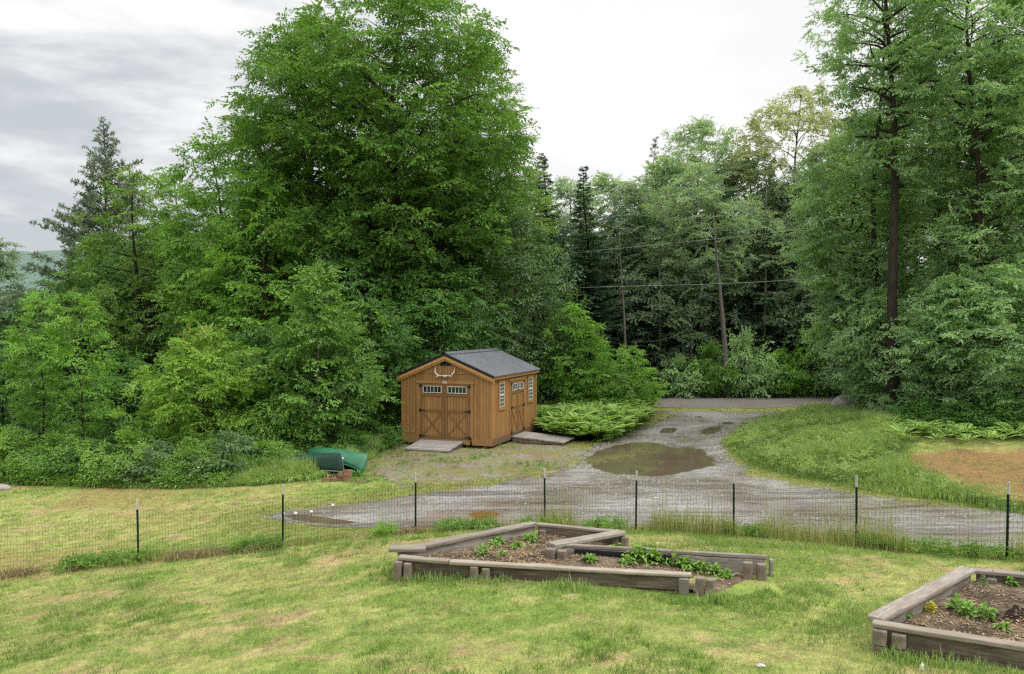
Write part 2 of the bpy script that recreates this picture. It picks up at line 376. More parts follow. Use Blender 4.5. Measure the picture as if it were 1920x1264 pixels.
M['yard'] = gravel_mat('mossy_gravel', False, True, (.17, .165, .155), (.33, .32, .3), (.17, .11, .07), .85, 2.6)
M['road'] = gravel_mat('dirt_road', False, True, (.12, .112, .103), (.205, .193, .18), (.15, .125, .1))

def water_mat(name, mud):
    m, nt, out = newmat(name)
    p = geom_pos(nt); n = noise(nt, p, .8, 3)
    c = ramp(nt, n, [(.3, tuple(v * .85 for v in mud)), (.7, tuple(v * 1.12 for v in mud))])
    pr = principled(nt, out, c, .04, bump(nt, noise(nt, p, 3.0, 2), .015, .02), spec=.5); pr.inputs['IOR'].default_value = 1.33; return m
M['mud'] = water_mat('muddy_water', (.125, .098, .062))
M['rust'] = water_mat('rusty_water', (.19, .105, .035))

def soil_mat():
    m, nt, out = newmat('garden_soil')
    p = geom_pos(nt); n1, n2, n3 = noise(nt, p, 2.2, 6, .7), noise(nt, p, 45, 4, .8), noise(nt, p, 14, 4, .7)
    c = ramp(nt, n2, [(.3, (.028, .02, .014)), (.55, (.085, .062, .044)), (.75, (.2, .155, .11))])
    c = mixc(nt, ramp(nt, n1, [(.42, (0, 0, 0)), (.62, (.85, .85, .85))]), c, ramp(nt, n3, [(.3, (.17, .125, .08)), (.7, (.33, .26, .175))]))
    principled(nt, out, c, .95, bump(nt, math_(nt, 'ADD', n2, n3), .8, .03), spec=.1); return m
M['soil'] = soil_mat()
M['hole'] = plain('dark_dug_soil', (.022, .015, .011), .95, .5, 30, 0, .1, .8)

def roof_mat():
    m, nt, out = newmat('grey_metal_roof')
    n = noise(nt, coords(nt), 1.5, 4)
    principled(nt, out, ramp(nt, n, [(.3, (.105, .112, .125)), (.7, (.14, .15, .168))]), .36, None, .0, .7); return m
M['roof'] = roof_mat()

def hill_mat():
    m, nt, out = newmat('haze_tinted_forest_hill')
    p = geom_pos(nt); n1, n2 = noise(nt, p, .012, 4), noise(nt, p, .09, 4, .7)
    c = ramp(nt, n2, [(.3, (.09, .145, .12)), (.7, (.17, .235, .18))])  # distance haze is mixed into these lighter, bluish forest colours
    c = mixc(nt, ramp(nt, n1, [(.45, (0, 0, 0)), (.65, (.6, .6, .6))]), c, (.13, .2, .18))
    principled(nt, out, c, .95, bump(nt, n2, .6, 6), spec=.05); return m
M['hill'] = hill_mat()

# ------------------------------------------------------------------ object helpers
def tag(o, label=None, cat=None, group=None, kind=None):
    if label: o['label'] = label
    if cat: o['category'] = cat
    if group: o['group'] = group
    if kind: o['kind'] = kind
    return o
def empty(name, loc, rz=0.0, label=None, cat=None, group=None):
    o = bpy.data.objects.new(name, None); col.objects.link(o); o.empty_display_size = .2
    o.location = [float(v) for v in loc]; o.rotation_euler = (0, 0, rz); return tag(o, label, cat, group)
def link(name, me, parent=None):
    o = bpy.data.objects.new(name, me); col.objects.link(o); o.parent = parent; return o
def np_mesh(name, V, F, mat, tint=None, colr=None, edge=None, smooth=False):
    """V (n,3); F (m,k) or list of such arrays"""
    me = bpy.data.meshes.new(name)
    Fs = F if isinstance(F, list) else [F]
    V = np.ascontiguousarray(V, np.float32)
    me.vertices.add(len(V)); me.vertices.foreach_set('co', V.ravel())
    idx = np.concatenate([f.ravel() for f in Fs]).astype(np.int32)
    tot = np.concatenate([np.full(len(f), f.shape[1], np.int32) for f in Fs])
    me.loops.add(len(idx)); me.loops.foreach_set('vertex_index', idx)
    me.polygons.add(len(tot)); st = np.concatenate([[0], np.cumsum(tot)[:-1]]).astype(np.int32)
    me.polygons.foreach_set('loop_start', st)
    me.polygons.foreach_set('use_smooth', np.full(len(tot), smooth))
    me.update(calc_edges=True)
    if tint is not None:
        a = me.attributes.new('tint', 'FLOAT', 'FACE'); a.data.foreach_set('value', np.ascontiguousarray(tint, np.float32))
    if colr is not None:
        dom = 'POINT' if len(colr) == len(V) else 'FACE'
        a = me.attributes.new('col', 'FLOAT_COLOR', dom)
        a.data.foreach_set('color', np.ascontiguousarray(np.hstack([colr, np.ones((len(colr), 1))]), np.float32).ravel())
    if edge is not None:
        a = me.attributes.new('edge', 'FLOAT', 'POINT'); a.data.foreach_set('value', np.ascontiguousarray(edge, np.float32))
    me.materials.append(mat); return me

class MB:
    def __init__(s): s.v, s.f = [], []
    def add(s, V, F):
        b = len(s.v); s.v += [tuple(map(float, p)) for p in V]; s.f += [tuple(i + b for i in f) for f in F]; return s
    def box(s, x0, x1, y0, y1, z0, z1, Mx=None):
        V = [Vector(p) for p in [(x0, y0, z0), (x1, y0, z0), (x1, y1, z0), (x0, y1, z0), (x0, y0, z1), (x1, y0, z1), (x1, y1, z1), (x0, y1, z1)]]
        if Mx is not None: V = [Mx @ p for p in V]
        return s.add(V, [(0, 3, 2, 1), (4, 5, 6, 7), (0, 1, 5, 4), (1, 2, 6, 5), (2, 3, 7, 6), (3, 0, 4, 7)])
    def bar(s, p0, p1, w, h, up=(0, 0, 1)):
        p0, p1, up = Vector(p0), Vector(p1), Vector(up); d = (p1 - p0).normalized(); a = d.cross(up).normalized() * w / 2; b = a.cross(d).normalized() * h / 2
        V = [p0 - a - b, p0 + a - b, p0 + a + b, p0 - a + b, p1 - a - b, p1 + a - b, p1 + a + b, p1 - a + b]
        return s.add(V, [(0, 1, 2, 3), (7, 6, 5, 4), (0, 4, 5, 1), (1, 5, 6, 2), (2, 6, 7, 3), (3, 7, 4, 0)])
    def tube(s, pts, rad, n=6, cap=True):
        pts = [Vector(p) for p in pts]; rad = rad if hasattr(rad, '__len__') else [rad] * len(pts)
        b = len(s.v); ref = Vector((.31, .95, .05))
        for i, p in enumerate(pts):
            d = (pts[min(i + 1, len(pts) - 1)] - pts[max(i - 1, 0)]).normalized()
            a = d.cross(ref if abs(d.dot(ref)) < .95 else Vector((1, 0, 0))).normalized(); c = d.cross(a)
            for k in range(n):
                t = 2 * PI * k / n; q = p + (a * math.cos(t) + c * math.sin(t)) * rad[i]; s.v.append(tuple(q))
        for i in range(len(pts) - 1):
            for k in range(n):
                s.f.append((b + i * n + k, b + i * n + (k + 1) % n, b + (i + 1) * n + (k + 1) % n, b + (i + 1) * n + k))
        if cap:
            s.f.append(tuple(b + k for k in range(n))[::-1]); s.f.append(tuple(b + (len(pts) - 1) * n + k for k in range(n)))
        return s
    def build(s, name, mat, parent=None, smooth=False, bevel=0.0):
        me = bpy.data.meshes.new(name); me.from_pydata(s.v, [], s.f); me.update(); me.materials.append(mat)
        if smooth: me.polygons.foreach_set('use_smooth', [True] * len(me.polygons))
        o = link(name, me, parent)
        if bevel:
            m = o.modifiers.new('bevel', 'BEVEL'); m.width = bevel; m.segments = 2; m.limit_method = 'ANGLE'
        return o

# ------------------------------------------------------------------ ground, drive, road, yard, puddles
def stretch(a0, a1, step, far, grow):
    mid = list(np.arange(a0, a1, step)); s, x, r = step, mid[-1], []
    while x < far: s *= grow; x += s; r.append(x)
    s, x, l = step, mid[0], []
    while x > -far: s *= grow; x -= s; l.append(x)
    return np.array(l[::-1] + mid + r)
gx, gy = stretch(-17, 19, .15, 3200, 1.16), stretch(4, 42, .15, 3200, 1.16)
GX, GY = np.meshgrid(gx, gy, indexing='xy'); nx, ny = len(gx), len(gy)
GZ = height(GX, GY)
near = (np.abs(GX) < 30) & (GY > 0) & (GY < 46)
sdD, sdY, sdR = sdist(GX, GY, DRIVE), sdist(GX, GY, YARD), sdist(GX, GY, ROAD)
# puddles: outlines on the ground, terrain pressed flat and slightly down under them
PUDDLES = []
def puddle_outline(pts, n=64, wob=.03, seed=1):
    P = poly(pts); c = P.mean(0); rg = random.Random(seed)
    Q = []
    m = len(P)
    for i in range(m):
        p0, p1, p2, p3 = P[i - 1], P[i], P[(i + 1) % m], P[(i + 2) % m]
        for k in range(8):
            t = k / 8
            q = .5 * (2 * p1 + (p2 - p0) * t + (2 * p0 - 5 * p1 + 4 * p2 - p3) * t * t + (3 * p1 - p0 - 3 * p2 + p3) * t ** 3)
            Q.append(q)
    Q = np.array(Q)
    a = np.arange(len(Q)); w = fbm(a * 1.1 + seed * 7, a * 0 + seed, 5) - .5
    dv = Q - c; L = np.linalg.norm(dv, axis=1, keepdims=True)
    return Q + dv / L * (w[:, None] * wob * 2)
PDEF = [
    ('puddle', 'mud', [(1097, 866), (1112, 848), (1150, 836), (1195, 829), (1235, 830), (1262, 838), (1290, 836), (1322, 842), (1341, 862), (1332, 876), (1290, 887), (1235, 894), (1180, 891), (1130, 884)], .24),
    ('puddle', 'mud', [(1234, 811), (1245, 803), (1262, 801), (1271, 804), (1264, 811), (1248, 813)], .06),
    ('puddle', 'mud', [(1311, 811), (1322, 804), (1342, 799), (1354, 799), (1350, 806), (1336, 813), (1318, 815)], .06),
    ('puddle', 'mud', [(1350, 793), (1365, 790), (1378, 792), (1372, 795), (1356, 796)], .05),
    ('puddle', 'mud', [(1302, 789), (1318, 787), (1332, 789), (1320, 791)], .05),
    ('puddle', 'mud', [(1298, 782), (1310, 780), (1322, 782), (1312, 784)], .05),
    ('puddle', 'rust', [(876, 964), (895, 958), (925, 959), (942, 964), (925, 972), (895, 974)], .06),
    ('puddle', 'mud', [(528, 972), (555, 966), (600, 968), (640, 972), (674, 977), (640, 983), (580, 982)], .08),
]
for k, (nm, mt, pts, wob) in enumerate(PDEF):
    Q = puddle_outline(pts, wob=wob, seed=k + 3)
    PUDDLES.append((nm, mt, Q, float(np.median(height(Q[:, 0], Q[:, 1])))))
GZ += near * (fbm(GX * 2.2, GY * 2.2, 3) - .5) * .05 * sstep(-.1, .5, sdD)
GZ += near * (fbm(GX * 1.1 + 5, GY * 2.6 + 8, 3) - .5) * .035 * sstep(.2, -.3, sdD)
for nm, mt, Q, z in PUDDLES:
    s = sdist(GX, GY, Q); inf = sstep(.7, .05, s)
    GZ = GZ * (1 - inf) + (z - .022 * sstep(.1, -.25, s) + .012 * sstep(.0, .3, s)) * inf
V = np.stack([GX, GY, GZ], -1).reshape(-1, 3)
ii = (np.arange(ny - 1)[:, None] * nx + np.arange(nx - 1)[None]).ravel()
F = np.stack([ii, ii + 1, ii + 1 + nx, ii + nx], -1)
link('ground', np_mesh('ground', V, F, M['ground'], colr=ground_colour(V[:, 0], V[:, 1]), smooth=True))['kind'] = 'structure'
def overlay(name, sd, dz, mat, reach=.45, ramp_w=.35, extra=None):
    keep = (sd.ravel() < reach)
    if extra is not None: keep &= extra.ravel()
    fk = keep[F].any(1); f = F[fk]; u, inv = np.unique(f, return_inverse=True)
    v = V[u].copy(); v[:, 2] += dz
    e = np.clip(.5 - sd.ravel()[u] / ramp_w * .5, -.3, 1.3)
    o = link(name, np_mesh(name, v, inv.reshape(-1, 4), mat, edge=e, smooth=True)); o['kind'] = 'structure'; return o
ext = (np.abs(GX) < 40)
tag(overlay('gravel_yard', sdY, .004, M['yard'], 1.0, 1.1, ext), 'patchy mossy gravel yard in front of the wooden shed')
tag(overlay('driveway', sdD, .008, M['drive'], .6, .55, ext), 'wet gravel driveway with tyre tracks curving behind the fence')
tag(overlay('road', sdR, .013, M['road'], .5, .4, ext), 'dirt road running across at the edge of the forest')
PL = ['large brown muddy puddle in the middle of the driveway', 'small oval puddle left of the wheel track behind the large puddle', 'small dark puddle right of the wheel track behind the large puddle',
      'thin puddle at the right edge of the far driveway', 'narrow puddle in the middle of the far driveway', 'farthest tiny puddle near the dirt road', 'small rusty orange puddle behind the wire fence', 'long shallow puddle at the left end of the driveway']
for (nm, mt, Q, z), lb in zip(PUDDLES, PL):
    c = Q.mean(0); n = len(Q)
    v = np.vstack([[*c, z], np.hstack([Q, np.full((n, 1), z)])])
    o = link(nm, np_mesh(nm, v, np.array([[0, 1 + k, 1 + (k + 1) % n] for k in range(n)]), M[mt]))
    tag(o, lb, 'puddle', None, 'structure')
def surf(x, y):
    """height of the built ground (bilinear on the grid)"""
    x, y = np.atleast_1d(x), np.atleast_1d(y)
    i, j = np.clip(np.searchsorted(gx, x) - 1, 0, nx - 2), np.clip(np.searchsorted(gy, y) - 1, 0, ny - 2)
    fx, fy = (x - gx[i]) / (gx[i + 1] - gx[i]), (y - gy[j]) / (gy[j + 1] - gy[j])
    return (GZ[j, i] * (1 - fx) + GZ[j, i + 1] * fx) * (1 - fy) + (GZ[j + 1, i] * (1 - fx) + GZ[j + 1, i + 1] * fx) * fy
def sz(x, y): return float(surf(x, y)[0])
def GS(px, py): p = G(px, py); p[2] = sz(p[0], p[1]); return p

# far hill
def hill():
    xs, ys = np.linspace(-2600, 2600, 260), np.linspace(500, 2400, 60)
    X, Y = np.meshgrid(xs, ys)
    rid = 152 + 22 * np.sin(X / 310 + 1.2) - 38 * sstep(-500, 900, X) + 22 * (fbm(X / 300, X * 0 + 2, 4) - .5)
    Z = -20 + rid * np.exp(-((Y - 1350) / 430) ** 2) + 5 * (fbm(X / 22, Y / 22, 3) - .5) + 16 * (fbm(X / 130, Y / 130, 3) - .5)
    v = np.stack([X, Y, Z], -1).reshape(-1, 3); i = (np.arange(59)[:, None] * 260 + np.arange(259)[None]).ravel()
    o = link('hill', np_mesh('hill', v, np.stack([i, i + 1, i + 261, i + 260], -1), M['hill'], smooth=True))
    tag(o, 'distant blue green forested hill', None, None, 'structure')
hill()

# ------------------------------------------------------------------ vegetation generators
def leafquad(base, d, side, up, L, Wd, fold=.12, sag=.12):
    b = base; t = base + d * L - up * L * sag
    m = base + d * L * .45
    return [b, m + side * Wd / 2 + up * Wd * fold, t, m - side * Wd / 2 + up * Wd * fold]
def spray_templates(kind, n=6, seed=5):
    rg = np.random.default_rng(seed); out = []
    for k in range(n):
        Q, T = [], []
        def twig(o, ang, L, nl, leafL, leafW, spread):
            dirv = np.array([math.cos(ang), math.sin(ang), 0]); sag = rg.uniform(.1, .35)
            for i in range(nl):
                u = .12 + .88 * (i + rg.uniform(0, .6)) / nl
                p = o + dirv * L * u - np.array([0, 0, 1]) * sag * L * u * u + rg.normal(0, .02, 3)
                a = ang + (1 if i % 2 else -1) * rg.uniform(spread * .5, spread) * (1.05 - .55 * u)
                if i == nl - 1: a = ang
                pit = rg.uniform(-.8, .5); d = np.array([math.cos(a) * math.cos(pit), math.sin(a) * math.cos(pit), math.sin(pit)])
                s = np.cross([0, 0, 1], d); s /= np.linalg.norm(s); up = np.cross(d, s)
                roll = rg.normal(0, .5); s, up = s * math.cos(roll) + up * math.sin(roll), up * math.cos(roll) - s * math.sin(roll)
                sc_ = rg.uniform(.75, 1.2)
                Q.append(leafquad(p, d, s, up, leafL * sc_, leafW * sc_)); T.append(rg.uniform(-.12, .12) + .1 * u)
        if kind == 'broad':
            twig(np.zeros(3), 0, 1.0, 12, .19, .108, 1.15)
            [twig(np.array([.12, 0, 0]), a_, rg.uniform(.6, .8), 9, .18, .102, 1.1) for a_ in (.6, -.6, 1.2, -1.2)]
        elif kind == 'fine':
            for a in (0, .55, -.55, 1.1, -1.1): twig(np.array([.1 * abs(a), 0, 0]), a, rg.uniform(.6, 1), 6, .2, .10, 1.0)
        elif kind == 'needle':
            for i in range(9):
                u = i / 9; a0 = rg.uniform(.5, .9)
                for sgn in (1, -1):
                    a = sgn * a0 * (1.1 - .5 * u); L = .62 * (1 - u) + .16
                    d = np.array([math.cos(a), math.sin(a), rg.uniform(-.35, .1)]); s = np.cross([0, 0, 1], d); s /= np.linalg.norm(s); up = np.cross(d, s)
                    Q.append(leafquad(np.array([u, 0, -.12 * u * u]), d, s, up, L, .15, 0, .15)); T.append(rg.uniform(-.15, .15) + .15 * u)
                d = np.array([.5, rg.uniform(-.3, .3), rg.uniform(.2, .7)]); d /= np.linalg.norm(d)
                s = np.cross([0, 1, .3], d); s /= np.linalg.norm(s)
                Q.append(leafquad(np.array([u, 0, 0]), d, s, np.cross(d, s), .25, .12, 0, 0)); T.append(rg.uniform(-.1, .2))
        elif kind == 'tuft':
            for c in range(5):
                o = np.array([rg.uniform(.0, .9), rg.uniform(-.3, .3), rg.uniform(-.08, .12)])
                for i in range(7):
                    d = rg.normal(0, 1, 3) + np.array([.9, 0, .5]); d /= np.linalg.norm(d)
                    s = np.cross(rg.normal(0, 1, 3), d); s /= np.linalg.norm(s)
                    Q.append(leafquad(o, d, s, np.cross(d, s), .34, .075, 0, .05)); T.append(rg.uniform(-.2, .2))
        out.append((np.array(Q, float).reshape(-1, 3), np.array(T)))
    return out
TPL = {k: spray_templates(k, 6, 5 + i) for i, k in enumerate(['broad', 'fine', 'needle', 'tuft'])}

def sprays_mesh(name, P, D, S, T, kind, mat, rg, tilt=.35):
    """P points, D directions, S sizes, T tints -> one leaf mesh"""
    P, D, S, T = np.array(P, float), np.array(D, float), np.array(S, float), np.array(T, float)
    D /= np.linalg.norm(D, axis=1, keepdims=True) + 1e-9
    up = np.array([0, 0, 1.0]) + rg.normal(0, tilt, D.shape)
    Y = np.cross(up, D); Y /= np.linalg.norm(Y, axis=1, keepdims=True) + 1e-9
    Z = np.cross(D, Y)
    Vs, Ts = [], []
    pick = rg.integers(0, 6, len(P))
    for k in range(6):
        i = np.where(pick == k)[0]
        if not len(i): continue
        tv, tt = TPL[kind][k]
        B = np.stack([D[i], Y[i], Z[i]], 1) * S[i, None, None]
        Vs.append((np.einsum('mk,nkj->nmj', tv, B) + P[i, None]).reshape(-1, 3))
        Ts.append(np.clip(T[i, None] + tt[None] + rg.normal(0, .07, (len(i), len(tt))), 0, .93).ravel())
    V = np.concatenate(Vs); T = np.concatenate(Ts); n = len(V) // 4
    return V, np.arange(n * 4).reshape(-1, 4), T

def tree_data(seed, H, Rd, base=.2, peak=.5, n_limb=44, rise=.55, droop=.15, leaf='broad', spray=.6, dens=1.0, tr=.16, lean=(0, 0), kind='decid', gap=.12, tip=0.0, stems=1, topw=2.2, wood=True, pads=1.9):
    rg = np.random.default_rng(seed); wb = MB(); P, D, S, T = [], [], [], []
    def prof(t):
        return ((t / peak) ** .55 * .75 + .25 if t < peak else max(.03, 1 - ((t - peak) / (1 - peak)) ** topw))
    offs = [np.zeros(3)] if stems == 1 else [np.array([rg.uniform(-.5, .5) * Rd * .35, rg.uniform(-.5, .5) * Rd * .35, 0]) for _ in range(stems)]
    for so in offs:
        hh = H * (1 if stems == 1 else rg.uniform(.75, 1.0))
        k = 9; ph = rg.uniform(0, 6, 2)
        tp = [so * (.3 + .7 * min(1, i / 3)) + np.array([math.sin(i * .9 + ph[0]) * .018 * H * (i / k) + lean[0] * H * (i / k), math.sin(i * .8 + ph[1]) * .018 * H * (i / k) + lean[1] * H * (i / k), hh * .985 * i / k - (.25 if i == 0 else 0)]) for i in range(k + 1)]
        tp = np.array(tp); tz = tp[:, 2]
        if wood: wb.tube(tp, [tr / math.sqrt(stems) * (1.3 if i == 0 else 1 - .93 * (i / k) ** .9) for i in range(k + 1)], 7)
        def trunk(z): return np.array([np.interp(z, tz, tp[:, 0]), np.interp(z, tz, tp[:, 1]), z])
        nl = max(6, int(n_limb / stems))
        for i in range(nl):
            t = (i + rg.uniform(0, 1)) / nl
            az = i * 2.39996 + rg.normal(0, .35); ze = (base + (1 - base) * t) * hh
            lump = .80 + .42 * (fbm(np.array([az * .9 + seed]), np.array([t * 4.0 + seed * .7]), 2)[0])
            rl = Rd * prof(t) * lump * rg.uniform(.78, 1.1)
            if rg.random() < gap: rl *= .45
            h = np.array([math.cos(az), math.sin(az), 0]); h2 = np.array([-h[1], h[0], 0])
            if kind == 'conifer':
                z0 = ze; r_ = rise * (.2 + t) - droop * (1 - t)
            else:
                z0 = max(hh * base * .5, ze - rl * rise * rg.uniform(.6, 1.3) * (.35 + .9 * t)); r_ = None
            o = trunk(min(z0, hh * .96)); wv = rg.normal(0, .09, 2)
            def lp(s):
                q = o + h * rl * s + h2 * rl * (wv[0] * math.sin(s * 3) + wv[1] * s * s)
                if kind == 'conifer': q[2] = z0 + rl * (r_ * s - droop * s + droop * 1.1 * s ** 2.5)
                else: q[2] = o[2] + (ze - o[2]) * s ** .85 - droop * rl * s ** 3
                return q
            if wood:
                pts = [lp(s) for s in (0, .35, .7, .96)]
                r0 = tr * (.10 + .32 * (1 - t)) if kind != 'conifer' else tr * .13
                wb.tube(pts, [max(.008, r0 * (1 - .8 * s)) for s in (0, .35, .7, 1)], 4, False)
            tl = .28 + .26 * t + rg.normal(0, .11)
            if kind == 'conifer':
                n = max(2, int(rl * 3.2 * dens))
                for j in range(n):
                    s = .15 + .85 * (j + rg.random()) / n; q = lp(s); dd = lp(min(1.05, s + .08)) - lp(s - .08); sg = 1 if j % 2 else -1
                    dd = dd / (np.linalg.norm(dd) + 1e-9) + h2 * sg * rg.uniform(.25, .8) * (1.2 - s)
                    P.append(q); D.append(dd); S.append(spray * rg.uniform(.75, 1.2) * (1.1 - .35 * s) * min(1, .3 + rl * .6)); T.append(tl + .2 * s)
            else:
                nsub = max(3, int((2.0 + rl * 1.5) * dens))
                for j in range(nsub):
                    s = rg.uniform(.22, 1.0) ** .8; q0 = lp(s)
                    a = rg.choice([-1, 1]) * rg.uniform(.3, 1.3) * (1.1 - .5 * s)
                    d = h * math.cos(a) + h2 * math.sin(a); d[2] = rg.uniform(-.15, .5) + .25 * t
                    L = max(.35, rl * rg.uniform(.28, .5) * (1.15 - .6 * s))
                    if wood and L > .8 and rl > 1.6: wb.tube([q0, q0 + d * L * .5, q0 + d * L * .9 - np.array([0, 0, .1 * L])], [.018, .012, .006], 3, False)
                    ns = max(1, int(L / (spray * .62)))
                    for m in range(ns):
                        u = (m + rg.uniform(.3, 1)) / ns; q = q0 + d * L * u; q[2] -= .18 * L * u * u
                        dd = d + rg.normal(0, .45, 3); dd[2] = rg.uniform(-.45, .25)
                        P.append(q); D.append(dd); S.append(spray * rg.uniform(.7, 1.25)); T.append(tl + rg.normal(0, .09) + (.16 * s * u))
                P.append(lp(1.0)); D.append(h + np.array([0, 0, .1])); S.append(spray); T.append(tl + .2)
        if kind != 'conifer':
            ch = hh * (1 - base); tg = np.linspace(.02, .98, 40); pr_ = np.array([prof(t) for t in tg]); area = 2 * PI * Rd * pr_.mean() * ch
            npad = int(area * pads / stems / (spray / .6) ** 2); cdf = np.cumsum(pr_ + .08); cdf /= cdf[-1]
            tt = np.interp(rg.random(npad), cdf, tg); aa = rg.uniform(0, 2 * PI, npad)
            lump = .72 + .56 * fbm(np.cos(aa) * 1.5 + 3 + seed, np.sin(aa) * 1.5 + tt * 4.5 + seed * .7, 3)
            hole = fbm(np.cos(aa) * 2.2 + 9 + seed, np.sin(aa) * 2.2 + tt * 7 + seed, 3)
            for t, a, lu, ho in zip(tt, aa, lump, hole):
                if ho < .30 + gap * .45: continue
                rl = Rd * prof(t) * lu * (1 - .55 * rg.random() ** 2.2); z = hh * (base + (1 - base) * t)
                h = np.array([math.cos(a), math.sin(a), 0]); h2 = np.array([-h[1], h[0], 0]); c = trunk(min(z, hh * .97)) + h * rl; c[2] = z
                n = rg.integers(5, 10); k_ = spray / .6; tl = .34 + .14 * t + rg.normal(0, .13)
                for j in range(n):
                    u, v = rg.normal(0, .42) * k_, rg.normal(0, .5) * k_
                    q = c + h * u + h2 * v + np.array([0, 0, rg.normal(0, .2) * k_ - .2 * u - .12 * abs(v)])
                    dd = h * rg.uniform(.3, 1.2) + h2 * (v * 1.2 + rg.normal(0, .35)) + np.array([0, 0, rg.uniform(-.4, .4)])
                    P.append(q); D.append(dd); S.append(spray * rg.uniform(.7, 1.2)); T.append(tl + .12 * u + rg.normal(0, .05))
        for j in range(int(5 * dens) + 2 if kind != 'conifer' else 3):
            a = rg.uniform(0, 6.28); P.append(tp[-1] - np.array([0, 0, rg.uniform(0, .12) * hh * .5])); D.append([math.cos(a) * .6, math.sin(a) * .6, rg.uniform(.2, 1)]); S.append(spray * (.9 if kind != 'conifer' else .45)); T.append(.6)
    Vv, Ff, Tt = sprays_mesh('crown', P, D, S, T, leaf, None, rg, .5 if kind != 'conifer' else .22)
    if tip:
        zc = Vv[::4, 2]; rr = np.hypot(Vv[::4, 0], Vv[::4, 1])
        m = (rg.random(len(Tt)) < tip * sstep(.7, 1.0, zc / H)) ; Tt[m] = 1.0
    return wb, Vv, Ff, Tt

PROTO = {}
def plant_tree(name, label, cat, px, d, top, hw, mat, bark='bark', seed=None, group=None, proto=None, gpy=None, sx=0.0, **kw):
    """a tree whose foot stands d metres away, with its top and crown half width sized in the photograph"""
    X = (px - 960) / FPX * d; Y = d
    z0 = sz(X, Y); Ht = at_depth(px, top, d)[2] - z0; Rd = hw / FPX * d
    root = empty(name, (X, Y, z0), 0, label, cat, group)
    seed = seed if seed is not None else int(px * 7 + d * 13) % 9973
    if proto:
        if proto not in PROTO:
            wb, V, F, T = tree_data(seed, Ht, Rd, **kw)
            tme = bpy.data.meshes.new('trunk'); tme.from_pydata(wb.v, [], wb.f); tme.update(); tme.materials.append(M[bark]); tme.polygons.foreach_set('use_smooth', [True] * len(tme.polygons))
            PROTO[proto] = (tme, np_mesh('crown', V, F, M[mat], tint=T), Ht, Rd, {}, mat)
        tme, cme, H0_, R0, cache, m0 = PROTO[proto]
        if mat != m0:
            if mat not in cache:
                c2 = cme.copy(); c2.materials.clear(); c2.materials.append(M[mat]); cache[mat] = c2
            cme = cache[mat]
        link('trunk', tme, root); link('crown', cme, root)
        root.scale = (Rd / R0, Rd / R0, Ht / H0_); root.rotation_euler[2] = (seed % 63) / 10
    else:
        wb, V, F, T = tree_data(seed, Ht, Rd, **kw)
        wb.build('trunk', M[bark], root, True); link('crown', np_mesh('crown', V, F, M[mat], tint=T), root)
    return root

exec_trees = True
# ---- left side
GT = 'forest trees left of the shed'
plant_tree('oak_tree', 'round green tree cut by the left edge of the photo', 'tree', -12, 46, 452, 50, 'hazy_deep', seed=3, group=GT, base=.15, n_limb=40, spray=.7)
plant_tree('pine_tree', 'tall open grey green pine rising above the left treeline', 'pine', 197, 46, 228, 150, 'pine', 'bark_pine', seed=12, group=GT, kind='conifer', leaf='tuft', base=.25, peak=.12, n_limb=150, rise=.6, droop=.0, spray=.95, dens=1.0, tr=.2, gap=.25, topw=1.0)
plant_tree('pine_tree', 'short grey green pine at the foot of the tall pine by the hill', 'pine', 142, 52, 425, 52, 'pine', 'bark_pine', seed=15, group=GT, kind='conifer', leaf='tuft', base=.2, peak=.12, n_limb=80, rise=.4, droop=.0, spray=.9, dens=1.0, topw=.9)
plant_tree('maple_tree', 'yellow green maple with flat leaf layers in front of the tall pine', 'tree', 256, 37, 318, 135, 'yellow_green', 'bark', seed=21, group=GT, base=.25, peak=.22, n_limb=34, rise=.3, droop=.05, spray=.56, dens=.8, tr=.17, gap=.35, topw=1.1, pads=1.3)
plant_tree('maple_tree', 'olive green maple between the yellow green maple and the pale tall tree', 'tree', 335, 41, 330, 90, 'yellow_green', 'bark', seed=26, group=GT, base=.25, n_limb=34, rise=.4, spray=.56, dens=.8, gap=.3, pads=1.4)
plant_tree('hemlock_tree', 'brownish dark hemlock behind the red tipped maple bush', 'hemlock', 322, 37.5, 425, 62, 'needle_brown', 'bark_pine', seed=31, group=GT, kind='conifer', leaf='needle', base=.12, peak=.2, n_limb=80, rise=.1, droop=.15, spray=.6, dens=.9)
plant_tree('maple_tree', 'pale green tall tree joined to the left of the giant tree', 'tree', 410, 36, 258, 98, 'bright', 'bark', seed=33, group=GT, base=.2, peak=.6, n_limb=40, rise=.6, spray=.66, dens=.9, gap=.2)
plant_tree('maple_tree', 'dark green tree filling the gap under the yellow green maple', 'tree', 190, 40, 480, 120, 'deep', 'bark', seed=37, group=GT, base=.05, n_limb=40, rise=.4, spray=.66)
plant_tree('maple_tree', 'hazy green tree low on the left below the hill', 'tree', 40, 52, 565, 80, 'hazy_deep', 'bark', seed=38, group=GT, base=.05, n_limb=40, spray=.75)
plant_tree('maple_tree', 'mid green tree behind the red tipped maple bush', 'tree', 430, 33, 440, 110, 'ash', 'bark', seed=39, group=GT, base=.08, n_limb=44, rise=.5, spray=.62)
